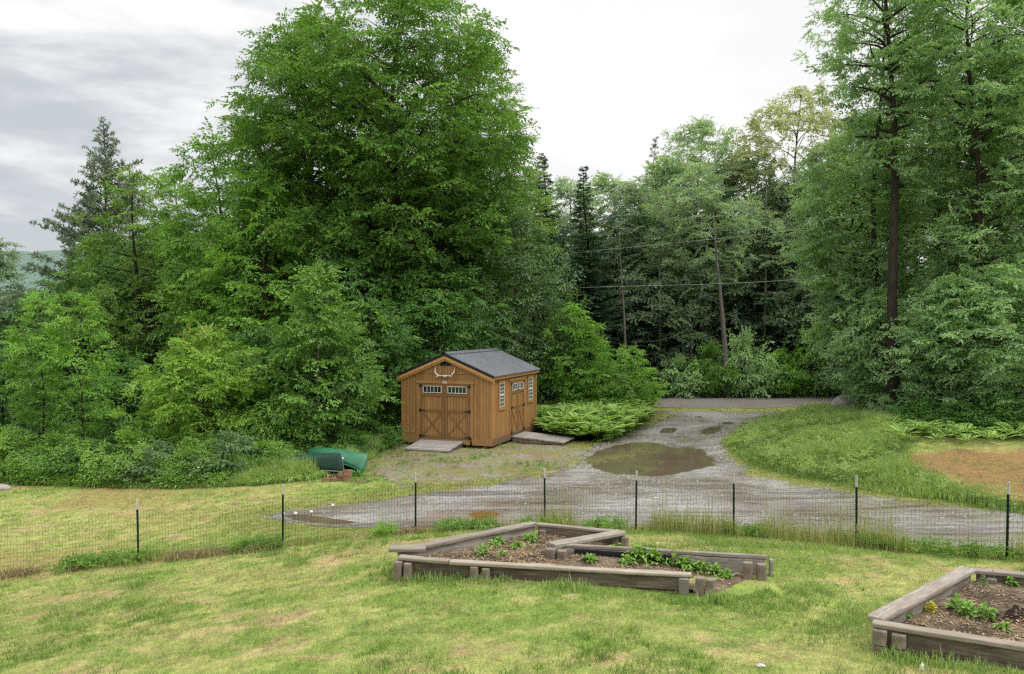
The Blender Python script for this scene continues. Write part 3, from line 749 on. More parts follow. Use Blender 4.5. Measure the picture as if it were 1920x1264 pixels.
# ---- the giant mass behind the shed
plant_tree('ash_tree', 'giant broad ash tree towering behind the shed', 'tree', 745, 33, -42, 226, 'ash', 'bark', seed=41, group=GT, base=.18, peak=.62, n_limb=120, rise=.75, droop=.12, spray=.66, dens=1.15, tr=.3, gap=.1, topw=2.3)
plant_tree('ash_tree', 'tall ash with a bare stretch of trunk left of the giant ash', 'tree', 588, 34.5, 22, 138, 'ash', 'bark', seed=44, group=GT, base=.2, peak=.68, n_limb=80, rise=.8, droop=.1, spray=.64, dens=1.0, tr=.22, gap=.15, topw=2.0)
plant_tree('maple_tree', 'yellow green tall maple showing at the right of the giant ash', 'tree', 905, 38, 85, 108, 'yellow_green', 'bark', seed=47, group=GT, base=.15, peak=.45, n_limb=80, rise=.7, spray=.66, dens=.95, tr=.2, gap=.18, topw=1.25, tip=.05)
plant_tree('ash_tree', 'bright green ash low on the left of the giant ash', 'tree', 492, 31, 322, 108, 'bright', 'bark', seed=52, group=GT, base=.06, peak=.45, n_limb=56, rise=.55, spray=.6, dens=1.0, gap=.18)
plant_tree('ash_tree', 'deep green ash in front of the giant ash left of the shed roof', 'tree', 660, 30.5, 430, 112, 'deep', 'bark', seed=55, group=GT, base=.04, peak=.4, n_limb=62, rise=.45, spray=.58, dens=1.0)
plant_tree('ash_tree', 'dark green ash directly behind the shed gable', 'tree', 800, 31.5, 470, 110, 'deep', 'bark', seed=58, group=GT, base=.05, peak=.5, n_limb=56, rise=.5, spray=.58, dens=1.0)
plant_tree('willow_tree', 'silvery green tree behind the right end of the shed', 'tree', 965, 34.5, 390, 98, 'silver', 'bark', seed=61, group=GT, base=.04, peak=.45, n_limb=60, rise=.5, spray=.58, leaf='fine', dens=.9)
plant_tree('birch_tree', 'leafy green tree right behind the shed roof ridge', 'tree', 890, 33, 520, 85, 'silver', 'bark', seed=64, group=GT, base=.05, n_limb=44, spray=.56, leaf='fine', dens=.9)
# ---- nearer plants on the left
plant_tree('young_ash', 'young ash with a thin trunk standing behind the canoes', 'young tree', 597, 25.6, 505, 88, 'ash', 'bark_grey', seed=71, group=GT, base=.06, peak=.35, n_limb=46, rise=.35, droop=.2, spray=.52, dens=.85, tr=.06, gap=.15, topw=1.3)
plant_tree('red_tipped_maple', 'bushy maple with red tipped new leaves at the lawn edge', 'bush', 378, 24.8, 588, 105, 'redtip', 'bark', seed=74, group=GT, base=.1, peak=.5, n_limb=54, rise=.7, spray=.46, dens=1.0, tr=.07, stems=3, gap=.15, tip=.10)
plant_tree('sapling', 'left of two slender saplings on the left edge of the lawn', 'young tree', 78, 24.3, 548, 50, 'bright', 'bark', seed=76, group=GT, base=.25, peak=.45, n_limb=34, rise=1.0, spray=.34, dens=.7, pads=.75, topw=1.4, tr=.045, gap=.25)
plant_tree('sapling', 'right of two slender saplings on the left edge of the lawn', 'young tree', 152, 24.6, 552, 50, 'bright', 'bark', seed=79, group=GT, base=.22, peak=.45, n_limb=34, rise=1.0, spray=.34, dens=.7, pads=.75, topw=1.4, tr=.045, gap=.25)
plant_tree('young_ash', 'dark leafy young tree between the red tipped maple and young ash', 'young tree', 498, 27, 610, 72, 'deep', 'bark', seed=82, group=GT, base=.05, n_limb=44, rise=.5, spray=.5, tr=.06)
plant_tree('young_maple', 'bright small maple behind the left sapling pair', 'young tree', 5, 29, 660, 62, 'deep', 'bark', seed=83, group=GT, base=.05, n_limb=44, spray=.5, tr=.06)
plant_tree('young_maple', 'green young maple behind the right sapling', 'young tree', 230, 29.5, 665, 70, 'deep', 'bark', seed=84, group=GT, base=.04, n_limb=44, spray=.52, tr=.06)
plant_tree('young_maple', 'small deep green tree close to the left wall of the shed', 'young tree', 688, 28.2, 570, 66, 'deep', 'bark', seed=85, group=GT, base=.03, n_limb=50, spray=.5, tr=.06)

# ---- right of the shed and behind the road
GB = 'forest trees behind the dirt road'
plant_tree('spruce_tree', 'dark spruce with a pointed top right of the giant ash', 'spruce', 1018, 41, 288, 72, 'needle', 'bark_pine', seed=91, group=GB, kind='conifer', leaf='needle', base=.08, peak=.1, n_limb=190, rise=.15, droop=.2, spray=.72, dens=1.3, topw=1.0)
plant_tree('spruce_tree', 'dark narrow spruce to the right of the first pointed spruce', 'spruce', 1100, 43, 312, 70, 'needle', 'bark_pine', seed=92, group=GB, kind='conifer', leaf='needle', base=.08, peak=.1, n_limb=190, rise=.15, droop=.2, spray=.72, dens=1.3, topw=1.0)
plant_tree('birch_tree', 'bright leafy bush tree beside the right end of the shed', 'bush', 1072, 33.5, 575, 58, 'bright', 'bark', seed=95, group=GB, base=.03, n_limb=50, rise=.6, spray=.44, tr=.07, gap=.35, topw=1.5)
plant_tree('birch_tree', 'silvery bush tree touching the right rear corner of the shed', 'bush', 1030, 34.5, 610, 55, 'silver', 'bark', seed=96, group=GB, base=.03, n_limb=44, spray=.5, leaf='fine', tr=.07)
plant_tree('young_birch', 'small light green bush at the left mouth of the dirt road', 'bush', 1185, 34.8, 655, 42, 'bright', 'bark', seed=97, group=GB, base=.03, n_limb=36, rise=.9, spray=.38, tr=.05, gap=.4, pads=1.3, topw=1.4)
plant_tree('young_birch', 'low green bush behind the ferns right of the shed', 'bush', 1130, 34.2, 680, 52, 'ash', 'bark', seed=98, group=GB, base=.03, n_limb=36, rise=.6, spray=.46, tr=.05)
plant_tree('pine_tree', 'hazy pine top standing above the trees behind the road', 'pine', 1222, 56, 258, 52, 'pine', 'bark_pine', seed=101, group=GB, kind='conifer', leaf='tuft', base=.2, peak=.12, n_limb=90, rise=.5, droop=0, spray=1.0, dens=1.0, topw=.9)
tB = dict(base=.22, peak=.5, n_limb=60, rise=.7, spray=.74, dens=.85, tr=.17, gap=.2)
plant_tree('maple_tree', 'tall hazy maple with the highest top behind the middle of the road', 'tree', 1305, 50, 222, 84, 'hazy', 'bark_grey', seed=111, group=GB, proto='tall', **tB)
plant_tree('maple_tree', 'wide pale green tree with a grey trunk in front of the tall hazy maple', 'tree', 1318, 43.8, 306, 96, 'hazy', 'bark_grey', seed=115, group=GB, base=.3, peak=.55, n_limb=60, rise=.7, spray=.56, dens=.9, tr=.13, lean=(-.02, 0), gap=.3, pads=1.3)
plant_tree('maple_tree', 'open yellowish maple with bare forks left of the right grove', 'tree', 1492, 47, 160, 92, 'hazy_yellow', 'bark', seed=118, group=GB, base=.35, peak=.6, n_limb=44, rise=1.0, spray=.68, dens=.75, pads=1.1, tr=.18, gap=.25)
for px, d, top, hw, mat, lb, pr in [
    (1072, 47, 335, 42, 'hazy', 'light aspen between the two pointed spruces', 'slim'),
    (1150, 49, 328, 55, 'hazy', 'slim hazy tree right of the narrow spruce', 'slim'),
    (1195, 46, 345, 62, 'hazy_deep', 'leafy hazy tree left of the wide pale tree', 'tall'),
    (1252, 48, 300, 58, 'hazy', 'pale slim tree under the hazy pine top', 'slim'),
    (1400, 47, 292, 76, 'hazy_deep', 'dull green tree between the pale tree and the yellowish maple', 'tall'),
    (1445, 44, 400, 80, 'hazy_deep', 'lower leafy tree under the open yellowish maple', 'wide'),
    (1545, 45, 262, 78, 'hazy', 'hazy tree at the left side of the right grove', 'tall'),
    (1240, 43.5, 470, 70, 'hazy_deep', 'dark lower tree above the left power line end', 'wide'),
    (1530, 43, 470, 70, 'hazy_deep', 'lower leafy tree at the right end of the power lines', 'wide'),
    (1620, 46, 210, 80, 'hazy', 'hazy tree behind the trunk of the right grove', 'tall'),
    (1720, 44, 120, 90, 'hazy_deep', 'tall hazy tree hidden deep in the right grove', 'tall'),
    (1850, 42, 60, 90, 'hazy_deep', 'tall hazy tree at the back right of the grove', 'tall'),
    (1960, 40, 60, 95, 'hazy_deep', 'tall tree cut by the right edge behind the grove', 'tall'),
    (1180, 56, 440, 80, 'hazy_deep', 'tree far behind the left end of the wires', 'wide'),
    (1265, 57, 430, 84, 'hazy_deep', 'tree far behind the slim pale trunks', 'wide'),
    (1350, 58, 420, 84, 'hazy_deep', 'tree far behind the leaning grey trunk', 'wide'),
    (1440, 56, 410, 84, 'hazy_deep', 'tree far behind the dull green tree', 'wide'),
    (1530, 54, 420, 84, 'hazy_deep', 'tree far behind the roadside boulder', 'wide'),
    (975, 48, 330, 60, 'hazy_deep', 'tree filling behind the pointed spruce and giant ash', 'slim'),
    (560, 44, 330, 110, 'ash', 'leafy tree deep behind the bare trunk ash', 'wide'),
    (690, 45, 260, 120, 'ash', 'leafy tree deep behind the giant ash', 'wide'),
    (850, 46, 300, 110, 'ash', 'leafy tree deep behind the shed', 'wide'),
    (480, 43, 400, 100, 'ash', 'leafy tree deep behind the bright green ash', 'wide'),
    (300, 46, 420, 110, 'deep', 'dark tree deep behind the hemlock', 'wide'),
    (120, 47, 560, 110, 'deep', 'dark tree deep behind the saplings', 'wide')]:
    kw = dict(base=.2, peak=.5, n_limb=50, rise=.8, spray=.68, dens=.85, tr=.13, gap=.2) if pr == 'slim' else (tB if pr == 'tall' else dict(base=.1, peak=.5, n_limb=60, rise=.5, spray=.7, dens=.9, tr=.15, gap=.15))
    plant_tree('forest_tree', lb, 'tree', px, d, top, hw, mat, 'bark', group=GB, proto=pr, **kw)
CON = dict(kind='conifer', leaf='needle', base=.05, peak=.15, n_limb=170, rise=.1, droop=.15, spray=.8, dens=1.3, topw=.85)
for px, d, top, hw, mat, lb in [
    (1437, 51, 296, 46, 'needle_hazy', 'dark hazy spruce behind the open yellowish maple'),
    (1140, 45, 470, 60, 'needle', 'dark spruce low behind the narrow pointed spruce'),
    (1200, 43, 540, 64, 'needle_hazy', 'low dark spruce left of the grey trunk'),
    (1290, 44.5, 520, 70, 'needle', 'dark spruce in the shade behind the middle power line'),
    (1390, 45, 500, 72, 'needle', 'dark spruce in the shade right of the grey trunk'),
    (1470, 43, 530, 66, 'needle', 'dark hemlock spruce right of centre behind the road'),
    (1560, 42, 540, 72, 'needle', 'dark spruce behind the boulder by the road'),
    (1640, 38, 480, 72, 'needle', 'dark spruce left behind the grove trunk'),
    (1760, 36, 440, 80, 'needle_hazy', 'dark spruce in the middle of the right grove'),
    (1890, 34, 470, 84, 'needle', 'dark spruce at the right side of the grove'),
    (880, 40, 380, 80, 'needle', 'dark spruce hidden behind the shed roof'),
    (620, 38, 470, 90, 'needle', 'dark spruce hidden behind the young ash'),
    (740, 36, 560, 80, 'needle', 'dark spruce in the shade left behind the shed'),
    (420, 36, 560, 90, 'needle', 'dark spruce hidden behind the red tipped maple'),
    (150, 36, 620, 90, 'needle', 'dark spruce in the shade behind the sapling pair')]:
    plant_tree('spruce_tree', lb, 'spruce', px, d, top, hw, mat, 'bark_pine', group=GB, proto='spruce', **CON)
# bare grey trunk leaning by the power lines
def bare_trunk(px0, py0, px1, py1, d, r, label):
    a, b = at_depth(px0, py0, d), at_depth(px1, py1, d + .4); g = sz(a[0], a[1]); a[2] = g
    root = empty('dead_tree', a, 0, label, 'dead tree', 'bare trunks by the road')
    v = b - a; mb = MB()
    pts = [v * s + np.array([math.sin(s * 5) * .07, 0, 0]) for s in np.linspace(0, 1, 8)]
    mb.tube(pts, [r * (1.15 - 1.0 * s) for s in np.linspace(0, 1, 8)], 8).build('trunk', M['bark_grey'], root, True)
    for s, sg in ((.5, -1), (.66, 1), (.78, -1)):
        o = v * s; q = (1 if r > .1 else .55) * random.uniform(.7, 1.1); bb = MB(); bb.tube([o, o + np.array([sg * .5 * q, -.1, .3 * q]), o + np.array([sg * 1.1 * q, -.2, .45 * q]), o + np.array([sg * 1.6 * q, -.2, .3 * q])], [.028 * q, .02 * q, .013 * q, .006], 5).build('branch', M['bark_grey'], root, True)
bare_trunk(1362, 745, 1340, 400, 40.4, .14, 'grey bare trunk leaning under the wide pale tree')
bare_trunk(1172, 745, 1164, 430, 40.9, .075, 'thin grey bare trunk at the left end of the power lines')

bare_trunk(1232, 740, 1240, 380, 42.3, .08, 'slim pale trunk right of the left bare trunk')
bare_trunk(1296, 740, 1284, 370, 42.6, .085, 'slim pale trunk between the left bare trunk and the leaning trunk')
bare_trunk(1428, 740, 1440, 350, 42.4, .09, 'slim pale trunk to the right of the leaning trunk')
bare_trunk(1508, 740, 1498, 360, 42.0, .09, 'slim pale trunk above the roadside right of the leaning trunk')
# ---- right grove
GRV = 'trees of the right grove'
plant_tree('oak_tree', 'tallest grove tree with the thick dark trunk on the grassy bank', 'tree', 1676, 27.4, -260, 104, 'right', 'bark', seed=131, group=GRV, base=.42, peak=.55, n_limb=54, rise=.6, spray=.5, dens=.75, pads=.7, tr=.2, lean=(-.012, 0), gap=.25)
plant_tree('maple_tree', 'leafy pale tree at the left flank of the right grove', 'tree', 1606, 30.5, 225, 86, 'right', 'bark', seed=134, group=GRV, base=.22, peak=.6, n_limb=62, rise=.55, droop=.1, spray=.54, dens=.9, tr=.1, gap=.2)
plant_tree('maple_tree', 'tall grove tree with a thin dark trunk near the right edge', 'tree', 1825, 27, -200, 118, 'right', 'bark', seed=137, group=GRV, base=.22, peak=.5, n_limb=90, rise=.6, spray=.52, dens=.85, tr=.15, pads=1.1, gap=.2)
plant_tree('maple_tree', 'grove tree between the thick trunk and the thin dark trunk', 'tree', 1752, 30, 20, 100, 'right', 'bark', seed=140, group=GRV, base=.15, peak=.55, n_limb=80, rise=.6, spray=.52, dens=.9, tr=.14, gap=.25, pads=1.3)
plant_tree('maple_tree', 'grove tree cut by the right edge of the photo', 'tree', 1925, 28, -60, 110, 'right', 'bark', seed=143, group=GRV, base=.15, peak=.5, n_limb=80, rise=.6, spray=.56, dens=.9, tr=.14)
plant_tree('beech_tree', 'layered dark beech at the foot of the right grove', 'tree', 1795, 26.2, 520, 92, 'right', 'bark', seed=146, group=GRV, base=.05, peak=.4, n_limb=60, rise=.2, droop=.1, spray=.48, dens=.95, tr=.07, gap=.1)
plant_tree('beech_tree', 'layered dark beech low at the right edge', 'tree', 1880, 25.6, 500, 108, 'right', 'bark', seed=149, group=GRV, base=.05, peak=.4, n_limb=60, rise=.2, droop=.1, spray=.48, dens=.95, tr=.07, gap=.1)
plant_tree('beech_tree', 'small leafy beech reaching left of the thick trunk', 'tree', 1648, 28.6, 545, 62, 'right', 'bark', seed=152, group=GRV, base=.15, peak=.5, n_limb=44, rise=.25, droop=.1, spray=.48, dens=.9, tr=.06, gap=.2)
plant_tree('oak_tree', 'second trunk top leaning left above the grove', 'tree', 1652, 29.5, -150, 92, 'right', 'bark', seed=155, group=GRV, base=.6, peak=.4, n_limb=30, rise=.9, spray=.54, dens=.7, pads=.5, tr=.14, lean=(-.02, 0), gap=.3)
plant_tree('young_beech', 'low leafy young beech on the left of the thick trunk base', 'young tree', 1672, 28.4, 690, 36, 'right', 'bark', seed=156, group=GRV, base=.03, n_limb=34, spray=.4, tr=.04)

# ---- shrubs
GSH = 'shrubs along the edges of the clearing'
SH = dict(base=.03, peak=.55, n_limb=44, rise=.9, spray=.34, dens=1.15, tr=.025, stems=3, gap=.1, wood=True)
SH2 = dict(SH, leaf='fine', spray=.4)
for k, (px, d, top, hw, mat, lb) in enumerate([
    (18, 23.6, 800, 62, 'shrub', 'low shrub cut by the left edge of the lawn border'),
    (95, 23.3, 818, 60, 'ash', 'low shrub at the foot of the left sapling'),
    (165, 23.2, 822, 58, 'deep', 'dark low shrub at the foot of the right sapling'),
    (235, 22.9, 812, 62, 'shrub', 'low leafy shrub right of the sapling pair'),
    (300, 22.7, 826, 56, 'silver', 'greyish low shrub before the red tipped maple'),
    (365, 22.7, 838, 54, 'ash', 'low shrub with white daisies growing before it'),
    (430, 22.9, 808, 66, 'silver', 'rounded greyish shrub right of the red tipped maple'),
    (490, 23.1, 832, 52, 'shrub', 'low shrub right of the rounded greyish shrub'),
    (520, 23.2, 838, 36, 'ash', 'low shrub behind the strap leaved lilies'),
    (535, 25.0, 755, 60, 'shrub', 'taller shrub behind the lilies left of the young ash'),
    (640, 25.2, 800, 52, 'deep', 'dark shrub right behind the canoes'),
    (695, 26.4, 790, 46, 'deep', 'dark shrub between the canoes and the shed'),
    (60, 26.2, 765, 66, 'deep', 'tall shrub behind the left sapling'),
    (200, 26.2, 770, 62, 'deep', 'tall shrub behind the right sapling'),
    (290, 25.8, 770, 50, 'deep', 'tall shrub left of the red tipped maple'),
    (470, 25.4, 730, 62, 'ash', 'tall shrub right behind the red tipped maple'),
    (1215, 41.0, 690, 40, 'ash', 'roadside shrub at the left end of the far verge'),
    (1275, 41.2, 672, 46, 'right', 'roadside shrub left of the leaning grey trunk'),
    (1335, 41.2, 640, 44, 'ash', 'roadside shrub below the leaning grey trunk'),
    (1400, 41.0, 628, 50, 'right', 'roadside shrub right of the leaning grey trunk'),
    (1465, 40.8, 655, 42, 'bright', 'roadside shrub with pale leaves left of the boulder'),
    (1530, 40.4, 618, 46, 'ash', 'leafy roadside shrub behind the boulder'),
    (1590, 39.5, 650, 46, 'right', 'leafy roadside shrub right behind the boulder'),
    (1742, 25.6, 750, 46, 'deep', 'dark shrub right of the thick grove trunk'),
    (1800, 25.0, 750, 56, 'deep', 'dark shrub under the layered beech'),
    (1885, 24.4, 745, 56, 'deep', 'dark shrub under the right edge beech'),
    (1662, 27.0, 740, 26, 'right', 'small pale shrub left of the thick grove trunk'),
    (1165, 33.6, 745, 40, 'shrub', 'small shrub at the right end of the fern bed')]):
    pr = 'shrub_' + 'ab'[k % 2]
    plant_tree('shrub', lb, 'shrub', px, d, top, hw, mat, 'bark', seed=200 + k, group=GSH, proto=pr, **(SH if k % 2 == 0 else SH2))

# ------------------------------------------------------------------ grasses, ferns, lawn
def blades(name, X, Y, Hh, mat, rg, width=.012, bend=.35, tint=None, colr=None, jit=0.0, seg=2):
    n = len(X); az = rg.uniform(0, 2 * PI, n); fa = az + PI / 2
    Z = surf(X, Y) - .01
    b = np.stack([X, Y, Z], -1); lean = np.stack([np.cos(az), np.sin(az), np.zeros(n)], -1) * (Hh * bend * rg.uniform(.2, 1.3, n))[:, None]
    s = np.stack([np.cos(fa), np.sin(fa), np.zeros(n)], -1) * (width * rg.uniform(.6, 1.3, n))[:, None]
    up = np.stack([np.zeros(n), np.zeros(n), Hh], -1)
    if seg == 1:
        V = np.stack([b - s / 2, b + s / 2, b + up + lean], 1).reshape(-1, 3); F = np.arange(n * 3).reshape(-1, 3); rep = 1
    else:
        m = b + up * .55 + lean * .3; t = b + up + lean
        V = np.stack([b - s * .4, b + s * .4, m + s / 2, m - s / 2, t + s * .06, t - s * .06], 1).reshape(-1, 3)
        i = np.arange(n)[:, None] * 6; F = np.concatenate([i + np.array([[0, 1, 2, 3]]), i + np.array([[3, 2, 4, 5]])], 1).reshape(-1, 4); rep = 2
    me = np_mesh(name, V, F, mat, tint=None if tint is None else np.repeat(tint, rep), colr=None if colr is None else np.repeat(colr, rep, 0))
    return me
def scatter(rg, n, x0, x1, y0, y1, fn):
    X, Y = rg.uniform(x0, x1, n), rg.uniform(y0, y1, n); k = rg.random(n) < fn(X, Y); return X[k], Y[k]
rg = np.random.default_rng(77)
def bed_clear(x, y): return np.ones_like(x)
BEDS = []      # filled below with polygons

# raised beds: outline points come from the tops of their boards
def beam(mbt, p0, p1, w, z0, z1, ext=0.0):
    p0, p1 = np.array(p0, float)[:2], np.array(p1, float)[:2]; d = (p1 - p0) / np.linalg.norm(p1 - p0); p0, p1 = p0 - d * ext, p1 + d * ext
    return mbt.bar((*p0, (z0 + z1) / 2), (*p1, (z0 + z1) / 2), w, z1 - z0)
def local_board(root, name, p0, p1, w, z0, z1, mat, z0b=None, tilt=0.0, bev=.012, jitter=.006):
    """a board as a mesh in its own length-wise frame, so that its grain follows it"""
    p0, p1 = np.array(p0, float)[:2], np.array(p1, float)[:2]; L = np.linalg.norm(p1 - p0); a = math.atan2(p1[1] - p0[1], p1[0] - p0[0])
    mb = MB(); n = max(2, int(L / .35)); rj = random.Random(int(L * 1000 + z0 * 77))
    rows = []
    for i in range(n + 1):
        x = L * i / n; j = [rj.uniform(-jitter, jitter) for _ in range(4)]; zb = (tilt * (i / n))
        rows.append([(x, -w / 2 + j[0], zb), (x, w / 2 + j[1], zb), (x, w / 2 + j[1], z1 - z0 + zb + j[2]), (x, -w / 2 + j[0], z1 - z0 + zb + j[3])])
    V = [p for r_ in rows for p in r_]; Fc = [(3, 2, 1, 0), tuple(n * 4 + k for k in range(4))]
    for i in range(n):
        for k in range(4): Fc.append((i * 4 + k, i * 4 + (k + 1) % 4, (i + 1) * 4 + (k + 1) % 4, (i + 1) * 4 + k))
    mb.add(V, Fc); o = mb.build(name, mat, root, False, bev)
    rl = root.location; o.location = (p0[0] - rl[0], p0[1] - rl[1], z0 - rl[2]); o.rotation_euler = (0, 0, a); return o
def post_pair(root, c, dirv, z0, z1, gap=.13, w=.105, lab=None, n=2):
    c, dirv = np.array(c[:2], float), np.array(dirv[:2], float); dirv = dirv / np.linalg.norm(dirv); a = math.atan2(dirv[1], dirv[0])
    for k in range(n):
        q = c + dirv * (k - (n - 1) / 2) * gap; h = z1 - z0 - .012 * (k % 2)
        mb = MB()
        prof = [(-w / 2, -w * .32), (-w * .3, -w / 2), (w * .3, -w / 2), (w / 2, -w * .32), (w / 2, w / 2), (-w / 2, w / 2)]
        V = [(x, y, 0) for x, y in prof] + [(x * .97, y * .97, h) for x, y in prof]
        mb.add(V, [(5, 4, 3, 2, 1, 0), tuple(range(6, 12))] + [(i, (i + 1) % 6, 6 + (i + 1) % 6, 6 + i) for i in range(6)])
        o = mb.build('corner_post', M['post'], root, False, .008); rl = root.location
        o.location = (q[0] - rl[0], q[1] - rl[1], z0 - rl[2]); o.rotation_euler = (0, 0, a + (.06 if k else -.04))
def soil_mesh(root, P, z, seed, amp=.05, dip=None, slope=0.0):
    x0, y0 = P.min(0) - .05; x1, y1 = P.max(0) + .05
    xs, ys = np.arange(x0, x1, .045), np.arange(y0, y1, .045); X, Y = np.meshgrid(xs, ys); sd = sdist(X, Y, P)
    Z = z - slope * sstep(1.5, 3.2, X) + (fbm(X * 1.3 + seed, Y * 1.3, 3) - .45) * amp * 2 + (fbm(X * 7, Y * 7 + seed, 3) - .5) * .05
    if dip is not None: Z -= .12 * np.exp(-(((X - dip[0]) / .28) ** 2 + ((Y - dip[1]) / .16) ** 2))
    if slope:
        a_, b_ = F_[:2] + np.array([-.02, -.1]), T1(1345, 1080)[:2]; e_ = (b_ - a_) / np.linalg.norm(b_ - a_); dd_ = (X - a_[0]) * e_[1] - (Y - a_[1]) * e_[0]
        k_ = sstep(.0, .18, dd_); Z = (surf(X.ravel(), Y.ravel()).reshape(X.shape) - .02) * (1 - k_) + Z * k_
    keep = sd < .03; v = np.stack([X, Y, Z], -1).reshape(-1, 3) - np.array(root.location)
    w_ = len(xs); i = (np.arange(len(ys) - 1)[:, None] * w_ + np.arange(w_ - 1)[None]).ravel(); f = np.stack([i, i + 1, i + 1 + w_, i + w_], -1)
    f = f[keep.ravel()[f].all(1)]; u, inv = np.unique(f, return_inverse=True)
    link('soil', np_mesh('soil', v[u], inv.reshape(-1, 4), M['soil'], smooth=True), root)
    def zf(x, y):
        j, i_ = np.clip(((np.atleast_1d(y) - y0) / .045).astype(int), 0, len(ys) - 1), np.clip(((np.atleast_1d(x) - x0) / .045).astype(int), 0, len(xs) - 1); return Z[j, i_]
    return zf
ZT = .76
def T1(px, py, z=ZT): return at_z(px, py, z)
A, B, C_, D_, E_, F_, G_ = T1(738, 1034), T1(1000, 979), T1(1168, 995), T1(1034, 1020), T1(1056, 1018), T1(1434, 1040), T1(1292, 1074)
Hm = T1(843, 1050)
bed1 = empty('raised_bed', (float(A[0] + 1.5), float(A[1]), .33), 0, 'large notched raised bed of weathered timbers in the middle of the lawn', 'raised bed', 'wooden raised beds on the lawn')
def inset(p, q, k):
    d = (q - p)[:2]; d = d / np.linalg.norm(d); return np.array([-d[1], d[0]]) * k
def wall(root, p, q, top, low, cap_w=.15, cap_t=.05, side=1, mats=('cap', 'board', 'board'), names=('cap_board', 'side_board', 'side_board'), ext=.03, split=None):
    p, q = np.array(p[:2]), np.array(q[:2]); zs = top - cap_t; mid = low + (zs - low) * .5
    d = (q - p) / np.linalg.norm(q - p)
    if split is None: local_board(root, names[0], p - d * ext, q + d * ext, cap_w, zs, top, M[mats[0]])
    else:
        m = np.array(split[:2]); local_board(root, names[0], p - d * ext, m - d * .006, cap_w, zs, top, M[mats[0]]); local_board(root, names[0], m + d * .006, q + d * ext, cap_w, zs - .002, top - .004, M[mats[0]])
    local_board(root, names[1], p, q, .075, mid + .008, zs - .004, M[mats[1]])
    local_board(root, names[2], p, q, .082, low, mid - .006, M[mats[2]])
# front (A..G) in two cap boards, left (A..B) thick beams, back (B..C), notch (C..D), long inner wall (E..F)
wall(bed1, T1(752, 1042), G_, ZT, .36, .13, .045, split=Hm, mats=('cap', 'board', 'board'))
wall(bed1, A + np.array([.05, .12, 0]), B, ZT + .003, .36, .16, .05, mats=('beam', 'beam', 'beam'))
wall(bed1, B + np.array([.08, -.03, 0]), C_, ZT - .004, .26, .11, .045, mats=('beam', 'board', 'board'))
local_board(bed1, 'cap_board', (C_ + (D_ - C_) * .02)[:2], D_[:2], .19, ZT - .048, ZT + .006, M['beam'])
wall(bed1, E_, F_, ZT - .008, .3, .07, .05, mats=('beam', 'beam', 'board'))
ch0, ch1 = E_ + (F_ - E_) * .06, E_ + (F_ - E_) * .55
nrm = np.array([(F_ - E_)[1], -(F_ - E_)[0]]); nrm /= np.linalg.norm(nrm)
o = local_board(bed1, 'side_board', ch0[:2] + nrm * .045, ch1[:2] + nrm * .045, .02, .585, ZT - .06, M['char']); o['label'] = 'black wet stained board'
local_board(bed1, 'cap_board', A[:2] + np.array([-.06, 0.02]), A[:2] + np.array([.42, .03]), .2, ZT + .006, ZT + .058, M['cap'])
fd = (G_ - A)[:2]
FW0 = T1(752, 1042)[:2]; FWd = (G_[:2] - FW0) / np.linalg.norm(G_[:2] - FW0); lo = np.array([FWd[1], -FWd[0]])
post_pair(bed1, FW0 + FWd * .06 + lo * .092, FWd, .3, ZT - .05)
post_pair(bed1, FW0 + FWd * 1.08 + lo * .092, FWd, .3, ZT - .052, .15)
post_pair(bed1, T1(1322, 1080)[:2], fd, .35, ZT - .02, .12)
local_board(bed1, 'corner_post', G_[:2] + lo * .06 - fd / np.linalg.norm(fd) * .12, G_[:2] + lo * .06, .09, .3, ZT - .05, M['beam'])
post_pair(bed1, T1(1046, 1023)[:2] + np.array([-.02, -.06]), fd, .5, ZT - .03, .15, .13)
post_pair(bed1, T1(1414, 1047)[:2] + np.array([0, -.03]), (1, -.2), .3, ZT - .045, .17, .12)
local_board(bed1, 'corner_post', F_[:2] + np.array([.05, -.02]), F_[:2] + np.array([.1, -.03]), .12, .2, ZT - .05, M['beam'])
post_pair(bed1, C_[:2] + np.array([-.05, -.1]), (1, -.5), .22, ZT - .05, .13, .1)
post_pair(bed1, B[:2] + np.array([.14, -.12]), (1, -.3), .45, ZT - .09, .12, .11, n=1)
P1 = np.array([A[:2] + [.1, .1], B[:2] + [0, -.04], C_[:2] + [-.05, -.05], D_[:2] + [0, .05], E_[:2] + [0, -.02], F_[:2] + [0, -.03], F_[:2] + [-.05, -.75], T1(1330, 1082)[:2], G_[:2] + [0, .03], Hm[:2] + [0, .03]])
soil1 = soil_mesh(bed1, P1, .59, 3, slope=.1)
local_board(bed1, 'edging_board', T1(1372, 1080, .5)[:2], T1(1402, 1066, .5)[:2], .05, .42, .52, M['cap'])
BEDS.append(P1)
ZT2 = .885
A2, B2, G2, C2 = at_z(1642, 1164, ZT2), at_z(1815, 1065, ZT2), at_z(1920, 1208, ZT2), at_z(1920, 1074, ZT2)
G2 = A2 + (G2 - A2) * (3.6 / np.linalg.norm((G2 - A2)[:2])); C2 = B2 + (C2 - B2) * (3.6 / np.linalg.norm((C2 - B2)[:2]))
bed2 = empty('raised_bed', (float(A2[0] + 1), float(A2[1] + .5), .5), 0, 'raised bed with tan mulch and dug hole cut by the lower right corner', 'raised bed', 'wooden raised beds on the lawn')
wall(bed2, A2, G2, ZT2, .4, .14, .05, mats=('cap', 'board', 'board'))
wall(bed2, A2 + np.array([.06, .12, 0]), B2, ZT2 + .004, .4, .18, .05, mats=('beam', 'beam', 'beam'))
wall(bed2, B2 + np.array([.09, -.02, 0]), C2, ZT2 - .003, .4, .14, .05, mats=('beam', 'board', 'board'))
